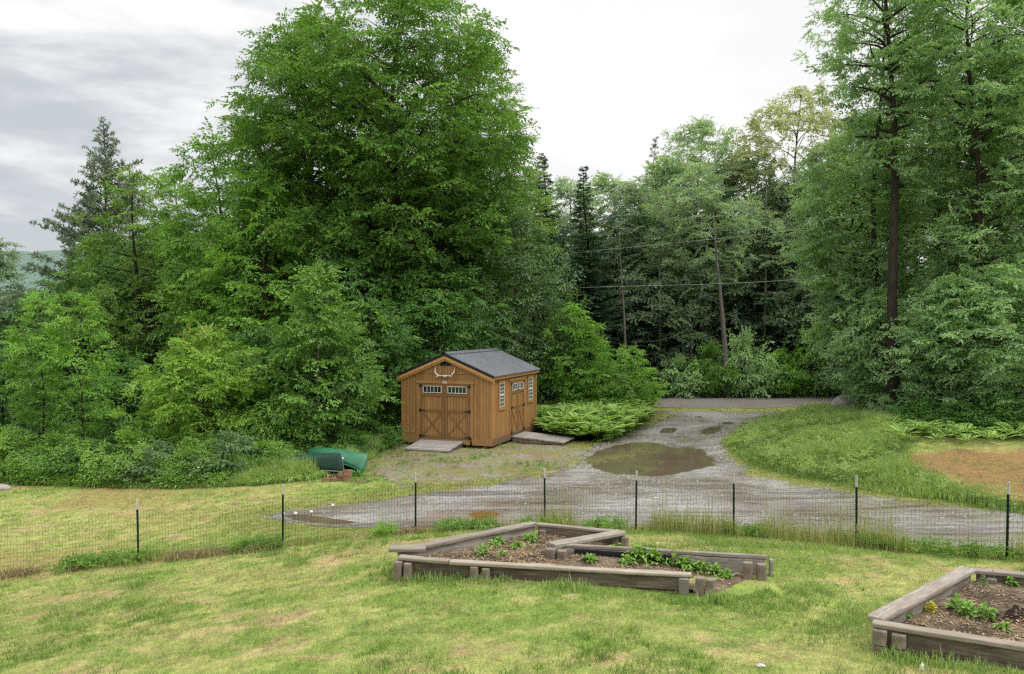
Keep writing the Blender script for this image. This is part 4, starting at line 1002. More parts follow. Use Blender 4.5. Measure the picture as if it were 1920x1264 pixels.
wall(bed2, C2 + np.array([-.05, -.1, 0]), G2 + np.array([-.05, .1, 0]), ZT2 - .006, .4, .14, .05, mats=('beam', 'board', 'board'))
fd2 = (G2 - A2)[:2]; fd2 /= np.linalg.norm(fd2); lo2 = np.array([fd2[1], -fd2[0]])
post_pair(bed2, A2[:2] + lo2 * .07 + fd2 * .13, fd2, .69, ZT2 - .055, .165, .13)
post_pair(bed2, A2[:2] + lo2 * .066 + fd2 * .13, fd2, .5, .685, .165, .135)
post_pair(bed2, B2[:2] + np.array([.2, -.14]), (1, -.2), .6, ZT2 - .08, .12, .1, n=1)
P2 = np.array([A2[:2] + [.1, .08], B2[:2] + [.05, -.04], C2[:2], G2[:2]])
hole = at_z(1872, 1152, .7)
soil2 = soil_mesh(bed2, P2, .72, 9, .045, hole)
BEDS.append(P2)

# dug dark soil around the hole
def dug(c):
    n = 40; v, f = [], []
    for r_ in range(7):
        for k in range(n):
            a = 2 * PI * k / n; rr = r_ / 6 * (1 + .25 * math.sin(3 * a) + .15 * math.sin(7 * a + 1))
            x, y = c[0] + math.cos(a) * rr * .42, c[1] + math.sin(a) * rr * .24
            v.append((x, y, float(soil2(x, y)[0]) + .012 + .015 * random.random() - .01 * (r_ / 6) ** 4 * 2))
    for r_ in range(6):
        for k in range(n): f.append((r_ * n + k, r_ * n + (k + 1) % n, (r_ + 1) * n + (k + 1) % n, (r_ + 1) * n + k))
    v = [tuple(np.array(p) - np.array(bed2.location)) for p in v]
    o = MB().add(v, f).build('dug_soil', M['hole'], bed2, True); o['label'] = 'patch of dark freshly dug soil'
dug(hole)

def mulch(P, zf, n, seed):
    rg = np.random.default_rng(seed); x0, y0 = P.min(0); x1, y1 = P.max(0)
    X, Y = rg.uniform(x0, x1, n), rg.uniform(y0, y1, n); k = (sdist(X, Y, P) < -.05) & (rg.random(n) < .25 + 1.1 * sstep(.45, .6, fbm(X * 1.6 + seed, Y * 1.6, 3))); X, Y = X[k], Y[k]; n = len(X)
    Z = zf(X, Y) + .008; a = rg.uniform(0, 2 * PI, n); L = rg.uniform(.015, .06, n); w = rg.uniform(.002, .006, n)
    d = np.stack([np.cos(a), np.sin(a), rg.normal(0, .35, n)], -1) * L[:, None]; s = np.stack([-np.sin(a), np.cos(a), np.zeros(n)], -1) * w[:, None]
    b = np.stack([X, Y, Z + .006], -1)
    V = np.stack([b - d / 2 - s, b + d / 2 - s, b + d / 2 + s, b - d / 2 + s], 1).reshape(-1, 3)
    o = link('mulch', np_mesh('mulch', V, np.arange(n * 4).reshape(-1, 4), M['straw'], tint=rg.uniform(0, .95, n))); return o
tag(mulch(P1, soil1, 16000, 4), 'scattered straw and wood chip mulch in the large notched bed', 'mulch', None, 'stuff')
tag(mulch(P2, soil2, 22000, 8), 'tan straw mulch covering the lower right bed', 'mulch', None, 'stuff')

# leafy weeds in the beds
def weed(name, label, c, size, mat, group, seed, upright=.35, n=22, shape=.42):
    rg = np.random.default_rng(seed); Q, T = [], []; n = int(n * 2.2)
    for i in range(n):
        a = i * 2.4 + rg.normal(0, .4); r = rg.random() ** .7; el = (1.15 - .9 * r) * upright * 1.6 + rg.normal(0, .25)
        h = np.array([math.cos(a), math.sin(a), 0]); s = np.array([-h[1], h[0], 0])
        o = h * size * .5 * r * rg.random() + np.array([0, 0, size * upright * (1.25 * (1 - r * r) * rg.uniform(.35, 1) + .06)])
        d = h * math.cos(el) + np.array([0, 0, math.sin(el)]); up = np.cross(d, s)
        L = size * rg.uniform(.34, .66); t = rg.uniform(.15, .75) + .15 * (o[2] / size); w = L * shape * .5
        m = o + d * L * .5; tip = o + d * L - np.array([0, 0, L * rg.uniform(.1, .45)]); f = rg.uniform(.05, .2) * L
        Q += [[o, m - s * w + up * f, tip, m], [o, m, tip, m + s * w + up * f]]; T += [t, t + .05]
    V = np.array(Q).reshape(-1, 3); nq = len(Q)
    o = link(name, np_mesh(name, V, np.arange(nq * 4).reshape(-1, 4), M[mat], tint=np.clip(T, 0, .93)))
    o.location = [float(v) for v in c]; return tag(o, label, 'plant', group)
GW1, GW2 = 'green weeds in the large notched bed', 'plants in the lower right bed'
for k, (px, py, s, lb) in enumerate([
    (798, 1036, .13, 'small weed in the front left corner of the notched bed'), (834, 1032, .2, 'tall leafy weed near the front left corner of the notched bed'), (822, 1040, .15, 'low weed just in front of the tall leafy corner weed'),
    (903, 1044, .13, 'small weed behind the middle front post pair'), (934, 1020, .16, 'pale weed near the left beam, middle of the bed'), (924, 1027, .1, 'tiny weed beside the pale weed by the left beam'),
    (956, 1009, .12, 'small weed touching the left beam'), (982, 999, .16, 'dark green weed near the rear left corner of the notched bed'), (970, 1030, .16, 'bright weed in the centre of the left soil'),
    (993, 1014, .19, 'wide low weed patch below the rear left corner'), (1033, 1005, .09, 'tiny weed near the back beam'), (940, 1046, .09, 'tiny weed near the front cap board'), (920, 1012, .1, 'tiny pale weed close to the left beam'),
    (1106, 1056, .16, 'low weed near the front cap before the black stained board'), (1151, 1043, .26, 'round bushy weed in front of the black stained board'), (1196, 1054, .26, 'wide leafy weed right of the round bushy weed'), (1176, 1060, .14, 'small weed near the front cap right of the bushy weed'),
    (1226, 1057, .24, 'leafy weed in the middle of the right bed row'), (1262, 1055, .28, 'tallest leafy weed in the right bed row'), (1244, 1048, .2, 'weed behind the tallest leafy weed by the long beam'), (1283, 1060, .2, 'weed next to the end of the front cap board'),
    (1313, 1063, .2, 'weed beside the open end of the notched bed'), (1340, 1066, .18, 'weed before the right post pair of the bed'), (1360, 1072, .16, 'last weed at the open right end of the bed')]):
    p = at_z(px, py, .58); z = float(soil1(p[0], p[1])[0]) - .005 if sdist(np.array([p[0]]), np.array([p[1]]), P1)[0] < 0 else sz(p[0], p[1])
    weed('weed', lb, (p[0], p[1], z), s * (1.0 if s > .15 else 1.45), 'weed', GW1, 300 + k, .5 if s > .19 else .4, 30 if s > .15 else 18)
for k, (px, py, s, mt, lb, up) in enumerate([
    (1745, 1145, .13, 'weed_yellow', 'small yellow leaved seedling in the lower right bed', .6), (1700, 1158, .15, 'weed', 'low weed in the near corner of the lower right bed', .3),
    (1795, 1146, .2, 'weed', 'bright lettuce like plant left of the dug hole', .55), (1812, 1156, .2, 'weed', 'upright leafy plant before the dug hole', .6),
    (1846, 1160, .22, 'weed', 'pale leafy plant with drooping stem at the dug hole', .5), (1880, 1178, .15, 'weed', 'small plant at the right of the dug hole', .4), (1844, 1105, .13, 'sage', 'grey green sage tuft, nearer of two', .8), (1861, 1096, .13, 'sage', 'grey green sage tuft, farther of two', .8),
    (1896, 1102, .15, 'weed', 'green plant by the back beam of the lower right bed', .5)]):
    p = at_z(px, py, .72); weed('garden_plant', lb, (p[0], p[1], float(soil2(p[0], p[1])[0]) - .005), s * .9, mt, GW2, 340 + k, up, 40 if mt == 'sage' else 20, .16 if mt == 'sage' else .5)

# lawn blades (stuff)
EXC = BEDS + [DRIVE]
def lawn_density(X, Y):
    k = np.ones(len(X))
    for P in BEDS: k *= (sdist(X, Y, P) > .05)
    k *= sstep(-.25, .35, sdist(X, Y, DRIVE)); k *= sdist(X, Y, CLEAR) < .2
    k *= sstep(-.6, .5, sdist(X, Y, YARD)) * .85 + .15
    k *= (sdist(X, Y, ROAD) > .1) * (1 - .6 * (sdist(X, Y, DRYBANK) < -.2))
    return k
def lawn():
    rg = np.random.default_rng(5); out = []
    bands = [(-7.5, 7.5, 6.3, 9.5, 150000, .034, .0055), (-9, 9.5, 9.5, 13, 150000, .038, .0075), (-11.5, 11.5, 13, 17, 110000, .04, .010), (-15, 12, 17, 23.5, 110000, .045, .015), (-4, 12, 23.5, 36.5, 50000, .05, .02)]
    Vs, Cs, off = [], [], 0
    for x0, x1, y0, y1, n, h, w in bands:
        X, Y = scatter(rg, n, x0, x1, y0, y1, lawn_density); m = len(X)
        c = ground_colour(X, Y); pk = fbm(X * 2.6 + 3, Y * 2.6, 3)
        c = c * (rg.uniform(.5, 1.5, m) * (1.05 + .5 * (pk - .5)))[:, None]; dry = rg.random(m) < .11; c[dry] = np.array([.5, .44, .25]) * rg.uniform(.7, 1.15, (dry.sum(), 1))
        green = c[:, 1] / (c[:, 0] + 1e-6)
        H = h * rg.uniform(.4, 1.5, m) * (.6 + .6 * sstep(.95, 1.4, green) + .7 * sstep(.52, .66, pk))
        az = rg.uniform(0, 2 * PI, m); b = np.stack([X, Y, surf(X, Y) - .006], -1); fa = rg.uniform(0, PI, m)
        s = np.stack([np.cos(fa), np.sin(fa), np.zeros(m)], -1) * (w * rg.uniform(.6, 1.2, m))[:, None]
        t = b + np.stack([np.cos(az) * H * .7, np.sin(az) * H * .7, H], -1)
        Vs.append(np.stack([b - s / 2, b + s / 2, t], 1).reshape(-1, 3)); Cs.append(c)
    # darker green tufts and flat dry thatch
    X, Y = scatter(rg, 9000, -8.5, 9, 6.3, 15.5, lambda x, y: lawn_density(x, y) * sstep(.5, .66, fbm(x * .9 + 21, y * .9 + 4, 4))); nb = 16
    X, Y = np.repeat(X, nb) + rg.normal(0, .045, len(X) * nb), np.repeat(Y, nb) + rg.normal(0, .045, len(Y) * nb); ok = np.ones(len(X), bool)
    for P in BEDS: ok &= sdist(X, Y, P) > .08
    X, Y = X[ok], Y[ok]; m = len(X); c = np.array([.15, .26, .05]) * rg.uniform(.6, 1.5, (m, 1)); H = rg.uniform(.04, .1, m)
    az = rg.uniform(0, 2 * PI, m); b = np.stack([X, Y, surf(X, Y) - .006], -1); fa = rg.uniform(0, PI, m); sd_ = np.stack([np.cos(fa), np.sin(fa), np.zeros(m)], -1) * .0075
    Vs.append(np.stack([b - sd_ / 2, b + sd_ / 2, b + np.stack([np.cos(az) * H * .6, np.sin(az) * H * .6, H], -1)], 1).reshape(-1, 3)); Cs.append(c)
    X, Y = scatter(rg, 90000, -9, 9.5, 6.3, 16, lambda x, y: lawn_density(x, y) * (.04 + .9 * sstep(.54, .68, fbm(x * 1.2 + 31, y * 1.6 + 14, 4)))); m = len(X)
    az = rg.uniform(0, 2 * PI, m); L = rg.uniform(.03, .1, m); b = np.stack([X, Y, surf(X, Y) + rg.uniform(.004, .035, m)], -1); d = np.stack([np.cos(az), np.sin(az), rg.normal(0, .25, m)], -1) * L[:, None]; sd_ = np.stack([-np.sin(az), np.cos(az), np.zeros(m)], -1) * .0035
    Vs.append(np.stack([b - sd_, b + sd_, b + d], 1).reshape(-1, 3)); Cs.append(np.array([.44, .36, .2]) * rg.uniform(.55, 1.25, (m, 1)))
    V, C = np.concatenate(Vs), np.concatenate(Cs)
    o = link('lawn_grass', np_mesh('lawn_grass', V, np.arange(len(V)).reshape(-1, 3), M['lawn_blade'], colr=C)); tag(o, 'short mown grass of the lawn with dry straw patches', 'grass', None, 'stuff')
lawn()

# taller grass: fence line, bed feet, meadow, left border
def tall_grass(name, label, X, Y, H, seed, width=.014, bend=.3, mat='grassblade', tmean=.45):
    rg = np.random.default_rng(seed); t = np.clip(rg.normal(tmean, .2, len(X)) , 0, .93)
    o = link(name, blades(name, X, Y, H * rg.uniform(.5, 1.25, len(X)), M[mat], rg, width, bend, tint=t)); return tag(o, label, 'grass', None, 'stuff')
def along_fence():
    rg = np.random.default_rng(21); X = rg.uniform(-9.5, 8.5, 26000); off = np.abs(rg.normal(0, .22, len(X))) * np.where(rg.random(len(X)) < .6, 1, -1)
    Y = fence_y(X) + off * .9
    cl = fbm(X * 1.3 + 4, X * 0 + 2, 3)
    right = sstep(-.5, 1.2, X); p = (.2 + .25 * right) * (.2 + 1.2 * sstep(.42, .62, cl)); k = rg.random(len(X)) < p; X, Y, cl, right = X[k], Y[k], cl[k], right[k]
    H = (.11 + .17 * right) * (.5 + .9 * sstep(.42, .62, cl)) * (1 + 1.3 * (rg.random(len(X)) < .07))
    tall_grass('tall_grass', 'tall wild grass growing along the foot of the wire fence', X, Y, H, 22, .007, .32, 'fence_grass', .5)
    X = rg.uniform(-10, -1, 9000); Y = fence_y(X) + rg.normal(-.05, .14, len(X)); k = rg.random(len(X)) < .06 + .8 * sstep(.48, .62, fbm(X * 1.6, X * 0 + 8, 2)); X, Y = X[k], Y[k]
    tall_grass('dry_grass', 'matted brown dead grass under the left part of the fence', X, Y, np.full(len(X), .1), 23, .010, 1.0, 'straw', .25)
along_fence()
def bed_feet():
    rg = np.random.default_rng(31); Xs, Ys = [], []
    for a, b, n in [(A[:2] + lo * .16, T1(1340, 1086)[:2] + lo * .12, 3000), (A2[:2] + lo2 * .16, G2[:2] + lo2 * .16, 2400), (A2[:2] + np.array([-.14, 0]), B2[:2] + np.array([-.14, 0]), 700), (T1(1330, 1090)[:2], T1(1440, 1068)[:2], 1800), (A[:2] - np.array([.12, 0]), B[:2] - np.array([.12, 0]), 600)]:
        t = rg.random(n); o = np.abs(rg.normal(0, .13, n)); d = (b - a) / np.linalg.norm(b - a)
        Xs.append(a[0] + (b - a)[0] * t + d[1] * o); Ys.append(a[1] + (b - a)[1] * t - d[0] * o)
    X, Y = np.concatenate(Xs), np.concatenate(Ys)
    tall_grass('tall_grass', 'longer green grass left uncut around the feet of the raised beds', X, Y, rg.uniform(.4, 1.2, len(X)) * (.05 + .09 * sstep(.4, .65, fbm(X * 2.5, Y * 2.5, 2))), 32, .008, .45, tmean=.35)
bed_feet()
def meadow():
    rg = np.random.default_rng(41); X, Y = scatter(rg, 330000, MEADOW[:, 0].min(), MEADOW[:, 0].max(), MEADOW[:, 1].min(), MEADOW[:, 1].max(), lambda x, y: sstep(.25, -.4, sdist(x, y, MEADOW) + (fbm(x * 2, y * 2, 2) - .5) * .7) * .62)
    cl = fbm(X * .8 + 2, Y * .8, 3)
    t = np.clip(.3 + (cl - .5) * .9 + np.random.default_rng(4).normal(0, .15, len(X)), 0, .93)
    rg2 = np.random.default_rng(42)
    o = link('meadow_grass', blades('meadow_grass', X, Y, (.14 + .26 * sstep(.35, .65, cl)) * (.35 + .65 * sstep(.1, -.7, sdist(X, Y, MEADOW))) * rg2.uniform(.5, 1.25, len(X)), M['grassblade'], rg2, .018, .35, tint=t))
    tag(o, 'bright green knee high meadow grass on the bank right of the driveway', 'grass', None, 'stuff')
meadow()
def border():
    rg = np.random.default_rng(51); px = rg.uniform(-120, 700, 60000); pyb = np.interp(px, [-120, 0, 300, 480, 600, 700], [903, 904, 914, 908, 897, 860]); X, Y = [], []
    P = np.array([G(a, np.interp(a, [-120, 0, 300, 480, 600, 700], [903, 904, 914, 908, 897, 860])) for a in np.linspace(-120, 700, 60)])
    x = np.interp(px, np.linspace(-120, 700, 60), P[:, 0]); y = np.interp(px, np.linspace(-120, 700, 60), P[:, 1]) + rg.exponential(.9, len(px)) - .25
    cl = fbm(x * .9, y * .9, 3); k = rg.random(len(x)) < .4 + sstep(.4, .6, cl); x, y, cl = x[k], y[k], cl[k]
    H = (.1 + .25 * sstep(.4, .62, cl)) * sstep(-.4, .9, y - np.interp(x, P[:, 0], P[:, 1]) + .25) + .1
    tall_grass('tall_grass', 'tall green weeds and grass along the left forest edge', x, y, H, 52, .014, .5, tmean=.45)
    x = rg.uniform(9, 24, 16000); y = np.interp(x, [9, 15, 24], [40.9, 40.3, 39.6]) + rg.exponential(.5, len(x))
    tall_grass('tall_grass', 'dark grass verge on the far side of the dirt road', x, y, np.full(len(x), .28), 53, .03, .4, tmean=.25)
border()

def spray_stuff(name, label, X, Y, hmax, size, mat, seed, tm=.45, kind='fine'):
    rg = np.random.default_rng(seed); n = len(X); P = np.stack([X, Y, surf(X, Y) + hmax * rg.random(n) ** .8], -1); a = rg.uniform(0, 2 * PI, n)
    D = np.stack([np.cos(a), np.sin(a), rg.uniform(-.1, .9, n)], -1); cl = fbm(X * .9 + seed, Y * .9, 3)
    V, F, T = sprays_mesh(name, P, D, size * rg.uniform(.6, 1.3, n), np.clip(tm + (cl - .5) * 1.0 + rg.normal(0, .1, n), 0, .9), kind, None, rg, .6)
    return tag(link(name, np_mesh(name, V, F, M[mat], tint=T)), label, 'weeds', None, 'stuff')
def weeds_stuff():
    rg = np.random.default_rng(81)
    X, Y = scatter(rg, 16000, MEADOW[:, 0].min(), MEADOW[:, 0].max(), MEADOW[:, 1].min(), MEADOW[:, 1].max(), lambda x, y: sstep(.1, -.6, sdist(x, y, MEADOW)) * (.12 + .9 * sstep(.45, .62, fbm(x * .7 + 4, y * .7, 3))))
    spray_stuff('meadow_weeds', 'leafy green weeds mixed through the meadow bank', X, Y, .36, .19, 'grassblade', 82, .5)
    x = rg.uniform(-17, -5.9, 12000); P = np.array([G(a, np.interp(a, [-300, 0, 300, 480, 600, 700], [903, 904, 914, 908, 897, 860])) for a in np.linspace(-300, 690, 50)])
    y = np.interp(x, P[:, 0], P[:, 1]) + rg.exponential(1.1, len(x)) - .1
    cl = fbm(x * .7, y * .7, 3); k = rg.random(len(x)) < .12 + .88 * sstep(.42, .6, cl); x, y, cl = x[k], y[k], cl[k]; spray_stuff('undergrowth', 'mixed leafy undergrowth along the left edge of the lawn', x, y, .12 + 1.0 * sstep(.4, .68, fbm(x * 1.3 + 7, y * 1.3, 3)) * sstep(-.2, 1.0, y - np.interp(x, P[:, 0], P[:, 1])), .32, 'shrub', 83, .5)
    X, Y = scatter(rg, 2600, FB[:, 0].min(), FB[:, 0].max(), FB[:, 1].min(), FB[:, 1].max(), lambda x, y: (np.abs(sdist(x, y, FB) + .1) < .35) * sstep(.42, .55, fbm(x * 1.6, y * 1.6, 3))); spray_stuff('fern_edge_weeds', 'bright low weeds at the foot of the fern bed by the shed', X, Y, .3, .2, 'weed', 86, .35)
    x = rg.uniform(-9.5, 8.5, 2600); y = fence_y(x) + rg.normal(.05, .16, len(x)); k = rg.random(len(x)) < sstep(.46, .6, fbm(x * 1.7 + 9, x * 0 + 4, 3)); spray_stuff('fence_weeds', 'small leafy weeds growing through the foot of the wire fence', x[k], y[k], .16, .17, 'shrub', 84, .45)
    X, Y = scatter(rg, 9000, YARD[:, 0].min() - 1, YARD[:, 0].max() + 1, YARD[:, 1].min() - 1, YARD[:, 1].max() + 1, lambda x, y: (sdist(x, y, YARD) < .4) * sstep(.5, .62, fbm(x * 1.1 + 1, y * 1.1, 4)) * .5)
    k = sdist(X, Y, DRIVE) > .15; q = (np.array([X[k], Y[k]]).T - cen0) @ np.array([[math.cos(R(20)), math.sin(R(20))], [-math.sin(R(20)), math.cos(R(20))]]); ok = (np.abs(q[:, 0]) > 1.6) | (np.abs(q[:, 1]) > 3.2)
    spray_stuff('yard_weeds', 'low weeds sprouting in the gravel yard before the shed', X[k][ok], Y[k][ok], .03, .13, 'weed', 85, .2)
FB = poly([(1040, 824), (1075, 829), (1108, 831), (1150, 828), (1172, 812), (1200, 797), (1205, 785), (1150, 800), (1060, 810)])
cen0 = np.array([-.62, 26.0]) - np.array([math.cos(R(20)), -math.sin(R(20))]) * 1.525 + np.array([math.sin(R(20)), math.cos(R(20))]) * 2.14
weeds_stuff()
def gravel():
    rg = np.random.default_rng(91); x0, y0, x1, y1 = -9, 13, 13, 37
    wet = [Q for _, _, Q, _ in PUDDLES]
    def dn(x, y):
        a = np.minimum(sdist(x, y, DRIVE), sdist(x, y, YARD) + .3); k = (a < .1) * (.04 + .5 * sstep(.45, .6, fbm(x * .8 + 3, y * 1.6 + 1, 4)))
        e = np.min([np.abs(sdist(x, y, Q)) for Q in wet[:3]], 0); k = np.maximum(k, (e < .6) * .9 * (a < .1))
        for Q in wet: k = k * (sdist(x, y, Q) > .02)
        return k
    X, Y = scatter(rg, 90000, x0, x1, y0, y1, dn); n = len(X); r = .008 + .02 * rg.random(n) ** 3; Z = surf(X, Y) + .008
    o = np.array([[1, 0, 0], [0, 1, 0], [-1, 0, 0], [0, -1, 0], [0, 0, .8]]); V = o[None] * r[:, None, None] * rg.uniform(.6, 1.4, (n, 5, 3)) + np.stack([X, Y, Z], -1)[:, None]
    i = np.arange(n)[:, None] * 5; F = np.concatenate([i + np.array([[a, b, 4]]) for a, b in ((0, 1), (1, 2), (2, 3), (3, 0))], 1).reshape(-1, 3)
    c = np.array([.27, .265, .255]) * (rg.uniform(.35, 1.5, (n, 1))); link('gravel', np_mesh('gravel', V.reshape(-1, 3), F, M['pebbles'], colr=np.repeat(c, 4, 0)))
    tag(bpy.data.objects['gravel'], 'loose grey gravel lying on the driveway and yard', 'gravel', None, 'stuff')
gravel()
def fern_mass(name, label, pts, n, seed, size, mat='fern', lift=0.0):
    """a bed of ferns too dense to count: fronds in rosettes"""
    rg = np.random.default_rng(seed); P = pts; x0, y0 = P.min(0); x1, y1 = P.max(0); Q, T = [], []
    X, Y = rg.uniform(x0, x1, n * 4), rg.uniform(y0, y1, n * 4); k = np.where(sdist(X, Y, P) < 0)[0][:n]
    Zs = surf(X, Y); nf = 7; npn = 11
    C, A_, L_, Tt = [], [], [], []
    for i in k:
        s = size * rg.uniform(.6, 1.25); zl = lift * rg.random() * min(1.0, .25 - sdist(X[i:i+1], Y[i:i+1], P)[0] / .5) * 2.4 * fbm(X[i:i+1] * 1.1, Y[i:i+1] * 1.1, 3)[0]
        for f in range(nf):
            C.append((X[i], Y[i], Zs[i] + zl)); A_.append(f * 2 * PI / nf + rg.normal(0, .3)); L_.append(s * rg.uniform(.8, 1.15)); Tt.append(rg.normal(.42, .14))
    C, A_, L_, Tt = np.array(C), np.array(A_), np.array(L_), np.array(Tt); m = len(C)
    h, s = np.stack([np.cos(A_), np.sin(A_), 0 * A_], -1), np.stack([-np.sin(A_), np.cos(A_), 0 * A_], -1)
    ris, out = rg.uniform(.55, .95, m), rg.uniform(.55, .9, m)
    def P_(u): return C + h * (L_ * out * u ** 1.15)[:, None] + np.array([0, 0, 1.]) * (L_ * ris * (1.65 * u - .95 * u * u))[:, None]
    Vs, Ts = [], []
    for j in range(npn):
        u = .22 + .78 * j / npn; p, q = P_(u), P_(min(1.02, u + .075)); w = (L_ * .24 * math.sin(PI * min(1, .18 + .82 * (1 - (j / npn))) ** 1.0) * (1.1 - .5 * j / npn))[:, None]
        dn = np.array([0, 0, -.18])
        for sg in (1, -1):
            tip = p + s * w * sg + (q - p) * 1.3 + dn * w; Vs.append(np.stack([p, (p + tip) / 2 + (q - p) * .55, tip, (p + tip) / 2 - (q - p) * .45], 1)); Ts.append(np.clip(Tt + .15 * (j / npn) + rg.normal(0, .06, m), 0, .93))
    V = np.concatenate(Vs).reshape(-1, 3); T = np.concatenate(Ts)
    o = link(name, np_mesh(name, V, np.arange(len(V)).reshape(-1, 4), M[mat], tint=T)); return tag(o, label, 'ferns', None, 'stuff')
fern_mass('fern_bed', 'dense bed of waist high ferns beside the right end of the shed', np.vstack([[[1.0, 30.6], [1.4, 28.6]], poly([(1040, 824), (1075, 829), (1108, 831), (1150, 828), (1172, 812), (1200, 797), (1214, 772)]), [[4.6, 35.5], [1.2, 34]]]), 1100, 61, .72, 'fern', .28)
fern_mass('fern_bed', 'row of ferns along the far verge of the dirt road', np.array([[8.5, 40.9], [16, 40.2], [22, 39.6], [22, 41.2], [8.5, 42]]), 330, 62, .7)
fern_mass('fern_bed', 'low bright ferns below the right grove above the dry bank', np.vstack([poly([(1690, 828), (1800, 836), (1920, 832), (2150, 836)]), [[16.5, 25.4], [10.8, 26]]]), 170, 63, .5)
fern_mass('fern_bed', 'shaded ferns and brambles under the left forest edge', np.vstack([poly([(-80, 884), (0, 886), (150, 890), (300, 892), (450, 888), (560, 880)]), [[-6.2, 27], [-15.5, 27]]]), 330, 64, .55, 'shrub')

# strap-leaved lilies and dry clumps by the canoes
def strap_clump(name, label, px, py, n, L, mat, seed, spread=.3, grp=None, droop=1.0):
    rg = np.random.default_rng(seed); c = GS(px, py); Q, T = [], []
    for i in range(n):
        a = rg.uniform(0, 2 * PI); o = np.array([rg.normal(0, spread * .35), rg.normal(0, spread * .25), 0]); l = L * rg.uniform(.6, 1.15); h = np.array([math.cos(a), math.sin(a), 0]); s = np.array([-h[1], h[0], 0]) * .011; el = rg.uniform(.9, 1.4)
        pp = [o + h * l * u * math.cos(el) * (1 + .8 * u) + np.array([0, 0, l * (math.sin(el) * u - .75 * droop * u ** 2.4)]) for u in (0, .3, .6, .85, 1)]
        t = rg.uniform(.2, .9)
        for j in range(4):
            w0, w1 = (1, 1.3, 1.1, .7, .1)[j], (1, 1.3, 1.1, .7, .1)[j + 1]; Q.append([pp[j] - s * w0, pp[j] + s * w0, pp[j + 1] + s * w1, pp[j + 1] - s * w1]); T.append(t)
    o = link(name, np_mesh(name, np.array(Q).reshape(-1, 3), np.arange(len(Q) * 4).reshape(-1, 4), M[mat], tint=np.clip(T, 0, .93))); o.location = [float(v) for v in c]; o.location.z -= .01
    return tag(o, label, 'plant', grp)
GL = 'strap leaved clumps beside the canoes'
strap_clump('lily_clump', 'leftmost strap leaved lily clump by the lawn', 486, 906, 60, .42, 'weed', 1, .5, GL)
strap_clump('lily_clump', 'broad strap leaved lily clump under the dry stalks', 545, 900, 110, .55, 'grassblade', 2, .8, GL)
strap_clump('lily_clump', 'lily clump touching the bow of the dark canoe', 583, 896, 90, .5, 'weed', 3, .6, GL)
strap_clump('dry_clump', 'straw coloured dead stalks lying on the broad lily clump', 565, 889, 70, .5, 'straw', 4, .7, GL, 1.25)
strap_clump('dry_clump', 'brown dead tuft before the dark canoe hull', 617, 893, 80, .34, 'straw', 5, .35, GL, 1.3)
strap_clump('leafy_tuft', 'dark leafy tuft right of the brick pile', 668, 892, 60, .3, 'deep', 6, .22, GL, .7)
# daisies
def daisies(label, pts, seed):
    rg = np.random.default_rng(seed); root = empty('daisy_clump', GS(*pts[0]), 0, label, 'flowers', 'white daisies at the left lawn edge'); b = np.array(root.location); st, hd = MB(), MB()
    for p in pts:
        g = GS(*p) - b; h = rg.uniform(.25, .5); top = g + np.array([rg.normal(0, .04), rg.normal(0, .04) - .05, h]); st = MB().tube([g, top], .004, 4).build('stem', M['weed'], root); hd = MB()
        hd.tube([top + np.array([0, -.005, 0]), top + np.array([.0, -.015, .012])], [.03, .026], 8).build('flower_head', M['petal'], st)
daisies('white daisies among the low shrubs left of the lilies', [(352, 908), (366, 904), (372, 910), (380, 906), (359, 914), (345, 903), (392, 909)], 1)
daisies('few white daisies by the fence at the left puddle', [(535, 992), (548, 990), (582, 988), (622, 984)], 2)

# ------------------------------------------------------------------ fence
fr = empty('wire_fence', FENCE[5], 0, 'black wire mesh fence on green steel posts with white tips crossing the lawn', 'fence')
fb = np.array(fr.location)
PH = [1.15, 1.13, 1.12, 1.13, 1.1, 1.14, 1.12, 1.13, 1.13, 1.12, 1.12]
mesh_top = []
for k, p in enumerate(FENCE):
    q = p.copy(); q[2] = sz(p[0], p[1]); h = PH[k]; ln = (math.sin(k * 2.3) * .012, math.cos(k * 1.7) * .012)
    mb = MB(); b = q - fb
    top = b + np.array([ln[0] * h, ln[1] * h, h]); m = b + (top - b) * .84
    mb.bar(b - np.array([0, 0, .25]), m, .036, .006, (0, 1, 0)); mb.bar(b - np.array([0, .012, .25]), m - np.array([0, .012, 0]), .008, .03, (0, 1, 0))
    for s in np.arange(.06, .8, .07): c = b + (top - b) * s; mb.box(c[0] - .008, c[0] + .008, c[1] - .034, c[1] - .026, c[2], c[2] + .018)
    po = mb.build('post', M['tpost'], fr)
    tb = MB(); tb.bar(m, top, .037, .008, (0, 1, 0)); tb.bar(m - np.array([0, .013, 0]), top - np.array([0, .013, 0]), .01, .032, (0, 1, 0)); tb.build('post_tip', M['tip'], po)
    mesh_top.append((b, m))
